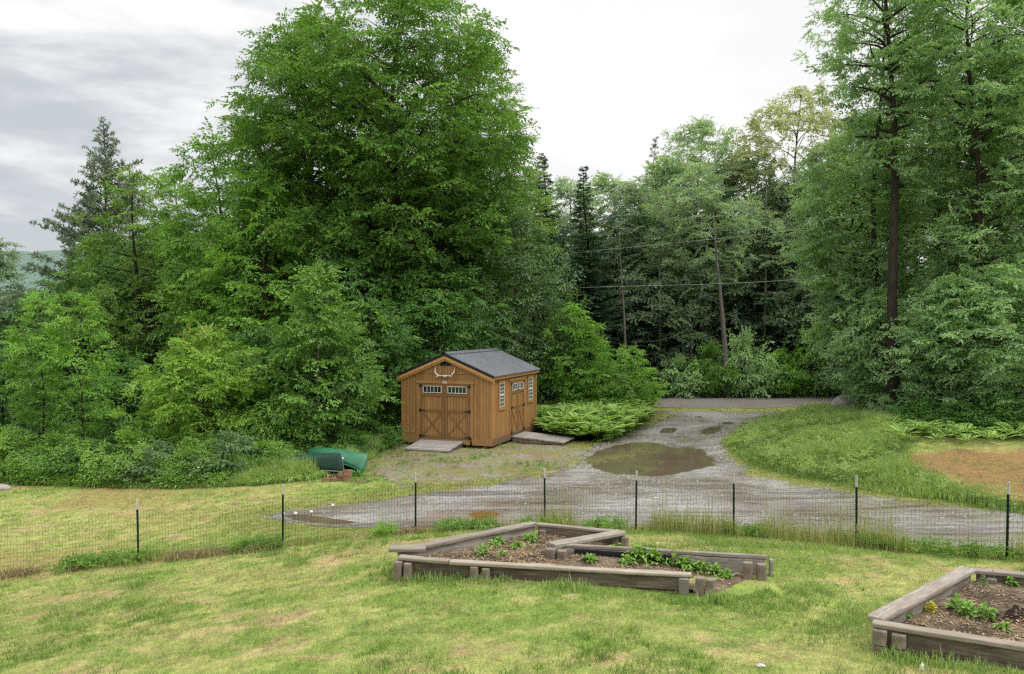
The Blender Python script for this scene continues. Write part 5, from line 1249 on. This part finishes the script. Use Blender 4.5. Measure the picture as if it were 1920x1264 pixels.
for k in range(len(FENCE) - 1):
    (b0, t0), (b1, t1) = mesh_top[k], mesh_top[k + 1]; L = np.linalg.norm((b1 - b0)[:2]); nv = int(L / .055); Q = []
    ys = np.array([0, -.03, 0]); sag = .05 + .03 * (k % 3)
    def gp(u, v):
        b = b0 + (b1 - b0) * u; g = sz(b[0] + fb[0], b[1] + fb[1]) - fb[2] + .03; t = t0 + (t1 - t0) * u - np.array([0, 0, sag * 4 * u * (1 - u)])
        return np.array([b[0], b[1], g]) * (1 - v) + t * v + ys * 1.0 + np.array([0, .03 * math.sin(u * 9 + k) * v, 0])
    vs = np.linspace(0, 1, 13); us = np.linspace(0, 1, nv + 1); grid = np.array([[gp(u, v) for v in vs] for u in us]); r_ = .0013
    a = np.array([r_, 0, 0]); c = np.array([0, r_, 0])
    g0, g1 = grid[:, :-1].reshape(-1, 3), grid[:, 1:].reshape(-1, 3)
    Q.append(np.stack([g0 - a, g0 + a, g1 + a, g1 - a], 1)); Q.append(np.stack([g0 - c, g0 + c, g1 + c, g1 - c], 1))
    g0, g1 = grid[:-1].reshape(-1, 3), grid[1:].reshape(-1, 3); a = np.array([0, 0, r_])
    Q.append(np.stack([g0 - a, g0 + a, g1 + a, g1 - a], 1)); Q.append(np.stack([g0 - c, g0 + c, g1 + c, g1 - c], 1))
    V_ = np.concatenate(Q).reshape(-1, 3); link('wire_mesh', np_mesh('wire_mesh', V_, np.arange(len(V_)).reshape(-1, 4), M['wire']), fr)

# ------------------------------------------------------------------ shed
SW, SL, ZB, ZE, RISE = 3.05, 4.28, .12, 2.13, .63
ex, ey = np.array([math.cos(R(20)), -math.sin(R(20))]), np.array([math.sin(R(20)), math.cos(R(20))])
fr_c = np.array([-.62, 26.0]); cen = fr_c - ex * SW / 2 + ey * SL / 2
shed = empty('garden_shed', (cen[0], cen[1], -.08), -R(20), 'cedar brown garden shed with grey metal roof and crossed barn doors', 'shed')
hw_, hl = SW / 2, SL / 2
ZB += .08; ZE += .08
def part(mb, name, mat, parent=None, bevel=0.0, smooth=False): return mb.build(name, M[mat], parent or shed, smooth, bevel)
# walls
mb = MB()
for y, s in ((-hl, 1), (hl, -1)):
    v = [(-hw_, y, ZB), (hw_, y, ZB), (hw_, y, ZE), (0, y, ZE + RISE), (-hw_, y, ZE)]; mb.add(v, [(0, 1, 2, 3, 4) if s == 1 else (4, 3, 2, 1, 0)])
mb.add([(hw_, -hl, ZB), (hw_, hl, ZB), (hw_, hl, ZE), (hw_, -hl, ZE)], [(0, 1, 2, 3)]); mb.add([(-hw_, hl, ZB), (-hw_, -hl, ZB), (-hw_, -hl, ZE), (-hw_, hl, ZE)], [(0, 1, 2, 3)])
mb.add([(-hw_, -hl, ZB), (hw_, -hl, ZB), (hw_, hl, ZB), (-hw_, hl, ZB)], [(3, 2, 1, 0)])
part(mb, 'wall', 'wall')
# gable panel, proud of the wall, with its lower edge line
sl = RISE / hw_; gz = ZE + .06; gw = hw_ - (gz - ZE) / sl
mb = MB(); v = [(-gw, -hl - .014, gz), (gw, -hl - .014, gz), (0, -hl - .014, ZE + RISE - .005), (-gw, -hl - .001, gz), (gw, -hl - .001, gz), (0, -hl - .001, ZE + RISE - .005)]
mb.add(v, [(0, 1, 2), (0, 3, 4, 1), (1, 4, 5, 2), (2, 5, 3, 0)]); part(mb, 'gable_panel', 'wall')
# skids and bottom skirt
mb = MB()
for x in (-hw_ + .25, -.4, .4, hw_ - .25): mb.box(x - .06, x + .06, -hl + .03, hl - .03, .0, ZB - .005)
part(mb, 'skid', 'board')
mb = MB(); t = .025
mb.box(-hw_ - t, -.88, -hl - t, -hl - .001, ZB - .11, ZB + .1); part(mb, 'skirt_board', 'trim'); mb = MB(); mb.box(.88, hw_ + t, -hl - t, -hl - .001, ZB - .11, ZB + .1)
part(mb, 'skirt_board', 'trim'); mb = MB(); mb.box(hw_ + .001, hw_ + t, -hl + .001, hl + t, ZB - .11, ZB + .1); part(mb, 'skirt_board', 'doortrim')
# corner trims
for sx, sy in ((1, -1), (-1, -1), (1, 1)):
    mb = MB(); x, y = sx * hw_, sy * hl
    mb.box(min(x - sx * .075, x + sx * .022), max(x - sx * .075, x + sx * .022), min(y + sy * .002, y + sy * .022), max(y + sy * .002, y + sy * .022), ZB + .1, ZE - .02)
    if sx > 0: mb.box(x + .002, x + .0225, min(y, y - sy * .075), max(y, y - sy * .075), ZB + .1, ZE - .03)
    part(mb, 'corner_trim', 'trim')
# roof: two panels with ribs, ridge cap, drip edge; rake boards
OV, RO = .13, .13; xe = hw_ + OV; ze = ZE - sl * OV
def roofz(x, up=0): return ZE + RISE - sl * abs(x) + .075 + up
roof_mb = MB(); y0, y1 = -hl - RO, hl + RO
for s in (-1, 1):
    a, b = 0, s * xe
    v = [(a, y0, roofz(a)), (b, y0, roofz(b)), (b, y1, roofz(b)), (a, y1, roofz(a)), (a, y0, roofz(a) - .03), (b, y0, roofz(b) - .03), (b, y1, roofz(b) - .03), (a, y1, roofz(a) - .03)]
    f = [(0, 1, 2, 3), (7, 6, 5, 4), (0, 4, 5, 1), (1, 5, 6, 2), (2, 6, 7, 3)]
    roof_mb.add(v, [q if s == 1 else q[::-1] for q in f])
roof = part(roof_mb, 'roof', 'roof')
rb = MB(); ny_ = 21
for k in range(ny_):
    y = y0 + .05 + (y1 - y0 - .1) * k / (ny_ - 1)
    for s in (-1, 1):
        v = []
        for x in (.06 * s, xe * s + .004 * s):
            v += [(x, y - .022, roofz(x, .001)), (x, y - .01, roofz(x, .022)), (x, y + .01, roofz(x, .022)), (x, y + .022, roofz(x, .001))]
        f = [(0, 1, 5, 4), (1, 2, 6, 5), (2, 3, 7, 6), (4, 5, 6, 7), (3, 2, 1, 0)]; rb.add(v, f)
part(rb, 'roof_rib', 'roof', roof)
mb = MB()
for s in (-1, 1):
    v = [(0, y0 - .01, roofz(0, .045)), (s * .14, y0 - .01, roofz(.14, .028)), (s * .14, y1 + .01, roofz(.14, .028)), (0, y1 + .01, roofz(0, .045))]; mb.add(v, [(0, 1, 2, 3) if s == 1 else (3, 2, 1, 0)])
part(mb, 'ridge_cap', 'roof', roof)
mb = MB()
for s in (-1, 1):
    for (u0, u1, yy0, yy1) in ((.012, -.075, y0 - .014, y0 - .002),):
        v = [(0, yy0, roofz(0, u0)), (s * xe, yy0, roofz(xe, u0)), (s * xe, yy0, roofz(xe, u1)), (0, yy0, roofz(0, u1)), (0, yy1, roofz(0, u0)), (s * xe, yy1, roofz(xe, u0)), (s * xe, yy1, roofz(xe, u1)), (0, yy1, roofz(0, u1))]
        f = [(0, 3, 2, 1), (4, 5, 6, 7), (0, 1, 5, 4), (3, 7, 6, 2), (1, 2, 6, 5)]; mb.add(v, [q if s == 1 else q[::-1] for q in f])
part(mb, 'drip_edge', 'dark_edge', roof)
for (u0, u1, ya, yb, mt) in ((-.078, -.165, y0 + .0, y0 + .02, 'rake'), (-.150, -.23, y0 + .045, y0 + .065, 'rake')):
    mb = MB()
    for s in (-1, 1):
        v = [(0, ya, roofz(0, u0)), (s * xe, ya, roofz(xe, u0)), (s * xe, ya, roofz(xe, u1)), (0, ya, roofz(0, u1)), (0, yb, roofz(0, u0)), (s * xe, yb, roofz(xe, u0)), (s * xe, yb, roofz(xe, u1)), (0, yb, roofz(0, u1))]
        f = [(0, 3, 2, 1), (4, 5, 6, 7), (0, 1, 5, 4), (3, 7, 6, 2), (1, 2, 6, 5)]; mb.add(v, [q if s == 1 else q[::-1] for q in f])
    part(mb, 'rake_board', mt)
mb = MB(); xx = xe - .03
mb.add([(hw_, y0 + .05, roofz(hw_, -.04)), (xx, y0 + .05, roofz(xx, -.04)), (xx, y1 - .05, roofz(xx, -.04)), (hw_, y1 - .05, roofz(hw_, -.04))], [(3, 2, 1, 0)])
mb.box(xx - .02, xx, y0 + .05, y1 - .05, roofz(xx, -.13), roofz(xx, -.045)); part(mb, 'eave_board', 'trim')

def shed_face(face):
    """frame of a wall: u along the wall (left to right seen from outside), v up, n out"""
    if face == 'front': return Matrix(((1, 0, 0, 0), (0, 0, -1, -hl), (0, 1, 0, 0), (0, 0, 0, 1)))
    return Matrix(((0, 0, 1, hw_), (1, 0, 0, -hl), (0, 1, 0, 0), (0, 0, 0, 1)))
def fbox(mb, Mx, u0, u1, v0, v1, n0, n1): return mb.box(u0, u1, v0, v1, n0, n1, Mx)
def fbar(mb, Mx, p, q, w, n0, n1):
    p, q = Vector((*p, 0)), Vector((*q, 0)); d = (q - p).normalized(); s = Vector((-d.y, d.x, 0)) * w / 2
    V_ = [p - s, q - s, q + s, p + s]; V_ = [Mx @ Vector((a.x, a.y, n0)) for a in V_] + [Mx @ Vector((a.x, a.y, n1)) for a in V_]
    return mb.add(V_, [(3, 2, 1, 0), (4, 5, 6, 7), (0, 1, 5, 4), (1, 2, 6, 5), (2, 3, 7, 6), (3, 0, 4, 7)])
def pane_strip(parent, Mx, u0, u1, v0, v1, n, nx_, ny_, name='window', sash=False):
    """window: dark panes as one mesh, white frame with its bars as another"""
    w = MB(); fbox(w, Mx, u0, u1, v0, v1, n, n + .012); win = w.build(name, M['glass'], parent)
    f = MB(); b = .014
    fbox(f, Mx, u0 - b, u1 + b, v0 - b, v0, n, n + .03); fbox(f, Mx, u0 - b, u1 + b, v1, v1 + b, n, n + .03); fbox(f, Mx, u0 - b, u0, v0, v1, n, n + .03); fbox(f, Mx, u1, u1 + b, v0, v1, n, n + .03)
    for k in range(1, nx_): u = u0 + (u1 - u0) * k / nx_; fbox(f, Mx, u - .006, u + .006, v0, v1, n + .012, n + .024)
    for k in range(1, ny_):
        v = v0 + (v1 - v0) * k / ny_; t = .022 if (sash and k == ny_ // 2) else .006; fbox(f, Mx, u0, u1, v - t, v + t, n + .0125, n + (.034 if t > .01 else .0235))
    f.build('frame', M['white'], win); return win
def barn_door(Mx, u0, u1, z0, z1, zmid, wz0, wz1, npane, hinge, tw=.085):
    d = MB(); fbox(d, Mx, u0, u1, z0, z1, .004, .022); door = part(d, 'door', 'wall')
    t = MB(); n0, n1 = .0225, .042
    fbox(t, Mx, u0, u0 + tw, z0, z1, n0, n1); fbox(t, Mx, u1 - tw, u1, z0, z1, n0, n1)
    for a, b in ((z0, z0 + tw), (zmid - tw / 2, zmid + tw / 2), (z1 - tw, z1)): fbox(t, Mx, u0 + tw, u1 - tw, a, b, n0, n1 - .002)
    fbox(t, Mx, u0 + tw, u1 - tw, wz0 - .11, wz0 - .03, n0, n1 + .004)
    t.build('door_trim', M['doortrim'], door)
    x = MB(); a, b, c, e = u0 + tw, u1 - tw, z0 + tw, zmid - tw / 2
    fbar(x, Mx, (a + .02, c + .03), (b - .02, e - .03), .06, n0 + .001, n1 - .006)
    m = ((a + b) / 2, (c + e) / 2); dx, dz = (b - a), (e - c); L = math.hypot(dx, dz); k = .045 / L
    fbar(x, Mx, (a + .02, e - .03), (m[0] - dx * k, m[1] + dz * k), .06, n0 + .0012, n1 - .0055); fbar(x, Mx, (m[0] + dx * k, m[1] - dz * k), (b - .02, c + .03), .06, n0 + .0012, n1 - .0055)
    x.build('cross_brace', M['doortrim'], door)
    pane_strip(door, Mx, u0 + tw + .03, u1 - tw - .03, wz0, wz1, .0235, npane, 1)
    for z in (z0 + .06, zmid, z1 - .07):
        h = MB(); s = 1 if hinge == 'L' else -1; ub = u0 if hinge == 'L' else u1
        fbox(h, Mx, min(ub - s * .03, ub + s * .03), max(ub - s * .03, ub + s * .03), z - .05, z + .05, n1 + .001, n1 + .012); fbar(h, Mx, (ub + s * .02, z), (ub + s * .17, z + .005), .03, n1 + .0015, n1 + .01); h.build('hinge', M['iron'], door)
FR, SD = shed_face('front'), shed_face('side')
dz0, dz1 = ZB + .05, 1.96
barn_door(FR, -.87, -.035, dz0, dz1, 1.12, 1.69, 1.875, 5, 'L'); barn_door(FR, -.025, .81, dz0, dz1, 1.12, 1.69, 1.875, 5, 'R')
mb = MB(); fbox(mb, FR, -.98, -.88, ZB + .1, dz1 + .01, .002, .03); fbox(mb, FR, .82, .92, ZB + .1, dz1 + .01, .002, .03); fbox(mb, FR, -.88, .82, ZB - .1, dz0 - .005, .002, .036); part(mb, 'door_frame', 'trim')
mb = MB(); fbox(mb, FR, -1.03, .97, dz1 + .012, dz1 + .1, .002, .045); part(mb, 'lintel', 'trim')
mb = MB(); fbox(mb, FR, -.10, .04, dz1 + .015, dz1 + .095, .0455, .052); pl = part(mb, 'sign_plate', 'plate')
mb = MB(); fbox(mb, FR, -.08, .02, dz1 + .062, dz1 + .078, .0522, .0535); fbox(mb, FR, -.07, .01, dz1 + .035, dz1 + .048, .0522, .0535); mb.build('lettering', M['ink'], pl)
# gable vent with three dark lights
mb = MB(); fbox(mb, FR, -.17, .17, 2.55, 2.71, .0145, .02); vt = part(mb, 'gable_vent', 'glass')
mb = MB()
for a, b, c, e in ((-.19, .19, 2.71, 2.735), (-.19, .19, 2.525, 2.55), (-.19, -.165, 2.55, 2.71), (.165, .19, 2.55, 2.71), (-.062, -.042, 2.55, 2.71), (.042, .062, 2.55, 2.71)): fbox(mb, FR, a, b, c, e, .0205, .034)
mb.build('vent_frame', M['vent'], vt)
# side door and side windows
barn_door(SD, 1.66, 2.275, dz0, dz1, 1.12, 1.68, 1.87, 3, 'L', .07); barn_door(SD, 2.285, 2.90, dz0, dz1, 1.12, 1.68, 1.87, 3, 'R', .07)
mb = MB(); fbox(mb, SD, 1.57, 1.65, ZB + .1, dz1 + .01, .002, .03); fbox(mb, SD, 2.91, 2.99, ZB + .1, dz1 + .01, .002, .03); part(mb, 'door_frame', 'trim')
mb = MB(); fbox(mb, SD, 1.53, 3.03, dz1 + .012, dz1 + .1, .002, .045); part(mb, 'lintel', 'trim')
for c in (.84, 3.62):
    win = pane_strip(shed, SD, c - .17, c + .17, 1.24, 1.96, .004, 2, 6, 'window', True)
    mb = MB(); fbox(mb, SD, c - .29, c - .2, 1.21, 1.99, .002, .028); fbox(mb, SD, c + .2, c + .29, 1.21, 1.99, .002, .028); fbox(mb, SD, c - .3, c + .3, 1.99, 2.075, .002, .034); fbox(mb, SD, c - .3, c + .3, 1.12, 1.21, .002, .036); mb.build('window_trim', M['trim'], win)
# antlers on the gable: a thing of their own
sw = Matrix.LocRotScale(shed.location, shed.rotation_euler, None)
al = sw @ Vector((-.01, -hl - .04, 2.21)); ant = empty('antlers', al, -R(20), 'bleached skull plate with two upswept antlers on the shed gable', 'antlers')
mb = MB(); mb.tube([(-.085, 0, .02), (-.04, -.03, 0), (0, -.045, -.005), (.04, -.03, 0), (.085, 0, .02)], [.02, .032, .04, .032, .02], 8); mb.tube([(0, -.04, .0), (0, -.05, -.06)], [.035, .018], 8); mb.build('skull_plate', M['bone'], ant, True)
for s in (-1, 1):
    mb = MB(); mb.tube([(s * .08, 0, .02), (s * .16, -.03, .0), (s * .23, -.06, .03), (s * .29, -.07, .08), (s * .325, -.05, .15), (s * .325, -.03, .22), (s * .315, -.02, .28)], [.018, .021, .027, .024, .02, .014, .006], 8)
    mb.tube([(s * .2, -.05, .015), (s * .235, -.1, -.02), (s * .26, -.13, -.01)], [.02, .014, .005], 6); mb.build('antler', M['bone'], ant, True)
# ramps
def ramp(label, Mx, u0, u1, n_start, length, zt, zb, nboards, across):
    o = sw @ (Mx @ Vector(((u0 + u1) / 2, 0, n_start))); root = empty('wooden_ramp', (o.x, o.y, 0), 0, label, 'ramp', 'wooden ramps at the shed doors')
    def W(u, n, z): p = sw @ (Mx @ Vector((u, 0, n))); return (p.x - o.x, p.y - o.y, z)
    def zz(n): return zt + (zb - zt) * (n - n_start) / length
    for k in range(nboards):
        n0 = n_start + length * k / nboards + .004; n1 = n_start + length * (k + 1) / nboards - .004; j = random.uniform(-.012, .012)
        mb = MB(); a, b, c, e = (u0 + j, n0), (u1 + j, n0), (u1 + j, n1), (u0 + j, n1)
        top = [W(u, n, zz(n)) for u, n in (a, b, c, e)]; bot = [(x, y, z - .035) for x, y, z in top]
        mb.add(bot + top, [(3, 2, 1, 0), (4, 5, 6, 7), (0, 1, 5, 4), (1, 2, 6, 5), (2, 3, 7, 6), (3, 0, 4, 7)]); mb.build('board', M['ramp'], root)
    for u in (u0 + .05, u1 - .05):
        mb = MB(); a, b = W(u, n_start + .02, zz(n_start) - .04), W(u, n_start + length - .02, zz(n_start + length) - .04); g = -.085
        w = .03; dx, dy = (Mx.to_3x3() @ Vector((1, 0, 0))).xy * w; d3 = sw.to_3x3() @ Vector((dx, dy, 0))
        V_ = []
        for q in (a, b):
            for s in (-1, 1): V_ += [(q[0] + s * d3.x, q[1] + s * d3.y, g), (q[0] + s * d3.x, q[1] + s * d3.y, q[2])]
        mb.add(V_, [(0, 1, 3, 2), (4, 6, 7, 5), (0, 4, 5, 1), (2, 3, 7, 6), (1, 5, 7, 3), (0, 2, 6, 4)]); mb.build('stringer', M['board'], root)
ramp('grey plank ramp at the front barn doors of the shed', FR, -.86, .60, .06, 1.15, .12, -.02, 8, 'u')
ramp('grey plank ramp at the side door of the shed', SD, 1.62, 2.92, .06, 1.75, .12, .0, 10, 'u')

# ------------------------------------------------------------------ canoes, bricks, stones
def canoe(label, loc, head, roll, pitch, L, Wd, Dp, mat, sticker=False, rocker=.3):
    root = empty('canoe', loc, 0, label, 'canoe', 'upturned canoes beside the shed yard')
    root.rotation_euler = (Matrix.Rotation(head, 3, 'Z') @ Matrix.Rotation(pitch, 3, 'Y') @ Matrix.Rotation(roll, 3, 'X')).to_euler()
    ns, nc = 30, 17; V_, F_2 = [], []
    for i in range(ns + 1):
        t = -1 + 2 * i / ns; w = Wd / 2 * max(0, 1 - abs(t) ** 2.3) ** .75; keel = Dp - rocker * .12 * abs(t) ** 3; gun = -.22 * Dp * abs(t) ** 3.2
        stem = 1 - .03 * 0
        for j in range(nc):
            a = PI * j / (nc - 1); cx, czz = math.cos(a), math.sin(a)
            sq = .75 + .25 * abs(t)
            y = w * math.copysign(abs(cx) ** .75, cx); z = gun + (keel - gun) * (czz ** (.62 + .4 * abs(t)))
            x = t * L / 2 * (1 - .035 * (1 - czz) * 0 - .05 * czz ** 2 * abs(t) ** 6)
            V_.append((x, y, z))
    for i in range(ns):
        for j in range(nc - 1): F_2.append((i * nc + j, i * nc + j + 1, (i + 1) * nc + j + 1, (i + 1) * nc + j))
    h = MB().add(V_, F_2).build('hull', M[mat], root, True); so = h.modifiers.new('s', 'SOLIDIFY'); so.thickness = .012; so.offset = -1
    for j in (0, nc - 1): MB().tube([V_[i * nc + j] for i in range(ns + 1)], .014, 6).build('gunwale', M['seam'] if mat == 'canoe_dark' else M[mat], root, True)
    k = MB().tube([tuple(np.array(V_[ns * nc + j]) + np.array([.004, 0, 0])) for j in range(nc // 2 + 1)], .009, 5).build('stem_band', M['seam'] if mat == 'canoe_dark' else M[mat], root, True)
    if sticker:
        i, j = ns - 6, nc - 3; p = [Vector(V_[a * nc + b]) for a, b in ((i, j), (i + 1, j), (i + 1, j + 1), (i, j + 1))]; n = (p[1] - p[0]).cross(p[3] - p[0]).normalized(); c = sum(p, Vector()) / 4
        if n.dot(c - Vector((c.x, 0, 0))) < 0: n = -n
        MB().add([c + (q - c) * .55 + n * .012 for q in p], [(0, 1, 2, 3)]).build('sticker', M['white'], root)
    return root
# bow points to the right and towards the camera
pb = at_depth(683, 866, 22.2); hd = R(-50); Lc = 3.7
canoe('bright green canoe lying upside down over the dark one', pb - np.array([math.cos(hd), math.sin(hd), 0]) * Lc / 2 + np.array([0, 0, -.30]), hd, R(-26), R(-4), Lc, .92, .42, 'canoe_light', True)
pb2 = at_depth(645, 866, 21.8); hd2 = R(-40); Lc2 = 3.7
canoe('dark green canoe lying upside down in front of the bright one', pb2 - np.array([math.cos(hd2), math.sin(hd2), 0]) * Lc2 / 2 + np.array([0, 0, -.42]), hd2, R(-3), R(-8), Lc2, .8, .42, 'canoe_dark')
GBk = 'old bricks piled at the canoe bow'
for k, (px, py, dz, rz, lb) in enumerate([(612, 903, 0, .1, 'leftmost flat brick of the pile at the canoe bow'), (625, 902, 0, -.2, 'second brick from the left at the canoe bow'), (637, 901, 0, .2, 'middle brick in the bottom row at the canoe bow'), (649, 902, 0, .9, 'reddish end brick in the bottom row at the canoe bow'),
        (640, 901, .085, .0, 'upper middle brick resting on the pile'), (652, 901, .085, .4, 'upper right brick of the pile'), (650, 900, .17, .15, 'topmost brick of the pile at the canoe bow')]):
    p = GS(px, py); root = link('brick', None)if False else MB().box(-.1, .1, -.05, .05, 0, .082).build('brick', M['brick'], None, False, .01); root.location = (p[0], p[1], p[2] + dz); root.rotation_euler = (0, 0, rz); tag(root, lb, 'brick', GBk)
def stone(name, label, px, py, sx, sy, szz, mat, seed, cat='stone', zoff=0.0, z=None):
    import bmesh
    p = GS(px, py) if z is None else at_z(px, py, z); bm = bmesh.new(); bmesh.ops.create_icosphere(bm, subdivisions=3, radius=1); rg = random.Random(seed); o1, o2 = rg.uniform(0, 50), rg.uniform(0, 50)
    for v in bm.verts:
        n = fbm(np.array([v.co.x * 1.3 + o1 + v.co.z]), np.array([v.co.y * 1.3 + o2 - v.co.z * .7]), 3)[0]; v.co *= .75 + .5 * n; v.co.x *= sx; v.co.y *= sy; v.co.z *= szz
    me = bpy.data.meshes.new(name); bm.to_mesh(me); bm.free(); me.materials.append(M[mat]); me.polygons.foreach_set('use_smooth', [True] * len(me.polygons)); o = link(name, me); o.location = (p[0], p[1], p[2] + zoff); return tag(o, label, cat)
stone('boulder', 'rounded grey boulder at the roadside below the right grove', 1590, 770, .55, .45, .32, 'stone', 1, 'boulder', .12)
stone('rock', 'grey rock half cut by the left edge of the lawn', 2, 918, .28, .2, .12, 'stone', 2, 'rock', .02)
stone('brick_shard', 'orange brick fragment lying on the soil before the inner posts', 1092, 1043, .07, .045, .03, 'orange', 3, 'brick', .02, .58)
stone('pebble', 'pale pebble lying on the mown lawn left of the white tag', 1426, 1249, .045, .03, .018, 'tip', 5, 'pebble', .01)
stone('pebble', 'pale stone beside the small rusty puddle', 1230, 936, .05, .04, .03, 'tip', 6, 'pebble', .015)
p = GS(1728, 1256); mb = MB(); mb.add([(-.018, 0, -.02), (.02, .004, -.02), (.022, -.006, .05), (.006, 0, .085), (-.012, -.008, .055), (-.018, .012, .0), (.02, .012, 0)], [(0, 1, 2, 4), (4, 2, 3), (0, 4, 5), (1, 6, 2), (5, 4, 3), (6, 3, 2)])
o = mb.build('plant_tag', M['white'], None); o.location = p; tag(o, 'white torn plastic tag standing in the grass before the lower right bed', 'tag')

bo = bpy.data.objects['boulder']; bo.location = [float(v) for v in at_depth(1589, 762, 30)]; bo.location.z = max(bo.location.z, sz(bo.location.x, bo.location.y) + .18); bo.scale = (1.15, 1.15, 1.2)
# power lines
for k, (pts, lb) in enumerate([([(1040, 478), (1160, 466), (1300, 452), (1420, 440), (1525, 427), (1700, 402)], 'topmost of the three power lines in front of the back trees'), ([(1040, 541), (1165, 537), (1300, 534), (1420, 529), (1535, 522), (1700, 510)], 'middle one of the three power lines in front of the back trees'), ([(1060, 590), (1200, 589), (1320, 589), (1420, 587), (1520, 583), (1700, 572)], 'lowest faint power line in front of the back trees')]):
    d0 = [40.2, 40.0, 41.0][k]; P = [at_depth(a, b, d0 - .0012 * (a - 1040)) for a, b in pts]; root = MB().tube([tuple(q) for q in P], (.007, .008, .005)[k], 5).build('power_line', M['cable'] if k < 2 else M['wire'], None, True); tag(root, lb, 'power line', 'power lines along the road')

# ------------------------------------------------------------------ world, sun, camera
w = bpy.data.worlds.new('World'); sc.world = w; w.use_nodes = True; nt = w.node_tree; nt.nodes.clear()
SUN_EL, SUN_AZ = R(55), R(112)        # azimuth measured from the view direction towards the right
out = nt.nodes.new('ShaderNodeOutputWorld'); bg = nt.nodes.new('ShaderNodeBackground'); bg.inputs[1].default_value = .1
sky = nt.nodes.new('ShaderNodeTexSky'); sky.sky_type = 'NISHITA'; sky.sun_disc = False; sky.sun_elevation = SUN_EL; sky.sun_rotation = SUN_AZ
tc = nt.nodes.new('ShaderNodeTexCoord'); sp = nt.nodes.new('ShaderNodeSeparateXYZ'); nt.links.new(tc.outputs['Generated'], sp.inputs[0])
zc = math_(nt, 'MAXIMUM', sp.outputs[2], 0.0); dn = math_(nt, 'ADD', zc, .16)
cb = nt.nodes.new('ShaderNodeCombineXYZ'); nt.links.new(sp.outputs[0], cb.inputs[0]); nt.links.new(sp.outputs[1], cb.inputs[1]); nt.links.new(math_(nt, 'MULTIPLY', zc, 3.4), cb.inputs[2])
def sstepn(a, b, v):
    n = N(nt, 'ShaderNodeMapRange', i_1=a, i_2=b, i_3=0.0, i_4=1.0); n.interpolation_type = 'SMOOTHSTEP'; nt.links.new(v, n.inputs[0]); return n.outputs[0]
cn = noise(nt, cb.outputs[0], 2.9, 7, .56, .1)
left = sstepn(.12, -.42, sp.outputs[0])
low = sstepn(.22, .04, zc)
shade = math_(nt, 'MULTIPLY', math_(nt, 'ADD', math_(nt, 'MULTIPLY', left, .85), .16), sstepn(.38, .60, math_(nt, 'ADD', cn, math_(nt, 'MULTIPLY', low, .10))))
cc = mixc(nt, shade, (10.8, 10.75, 10.65), (6.1, 6.4, 6.75))
zen = math_(nt, 'ADD', 1.0, math_(nt, 'MULTIPLY', sstepn(.34, .9, zc), 1.5))
cz = N(nt, 'ShaderNodeVectorMath', operation='SCALE'); nt.links.new(cc, cz.inputs[0]); nt.links.new(zen, cz.inputs['Scale'])
fin = mixc(nt, .93, sky.outputs[0], cz.outputs[0]); nt.links.new(fin, bg.inputs[0]); nt.links.new(bg.outputs[0], out.inputs[0])
sd = bpy.data.lights.new('sun', 'SUN'); sd.energy = 1.8; sd.angle = R(25); sd.color = (1, .965, .91)
so = bpy.data.objects.new('sun', sd); col.objects.link(so); so.location = (10, 5, 30)
dv = Vector((math.sin(SUN_AZ) * math.cos(SUN_EL), math.cos(SUN_AZ) * math.cos(SUN_EL), math.sin(SUN_EL))); so.rotation_euler = dv.to_track_quat('Z', 'Y').to_euler()
cd = bpy.data.cameras.new('camera'); cd.sensor_width = 36; cd.lens = 30; cd.clip_end = 6000; cd.clip_start = .1
co = bpy.data.objects.new('camera', cd); col.objects.link(co); co.location = (0, 0, CAMZ); co.rotation_euler = (PI / 2 - PITCH, 0, 0); sc.camera = co
sc.view_settings.view_transform = 'Standard'; sc.view_settings.look = 'None'; sc.view_settings.exposure = 0
cy = sc.cycles; sc.render.engine = 'CYCLES'
cy.max_bounces = 7; cy.diffuse_bounces = 4; cy.glossy_bounces = 3; cy.transmission_bounces = 4; cy.transparent_max_bounces = 8
cy.use_denoising = False; cy.pixel_filter_type = 'BLACKMAN_HARRIS'; cy.filter_width = 1.35
cy.sample_clamp_indirect = 4
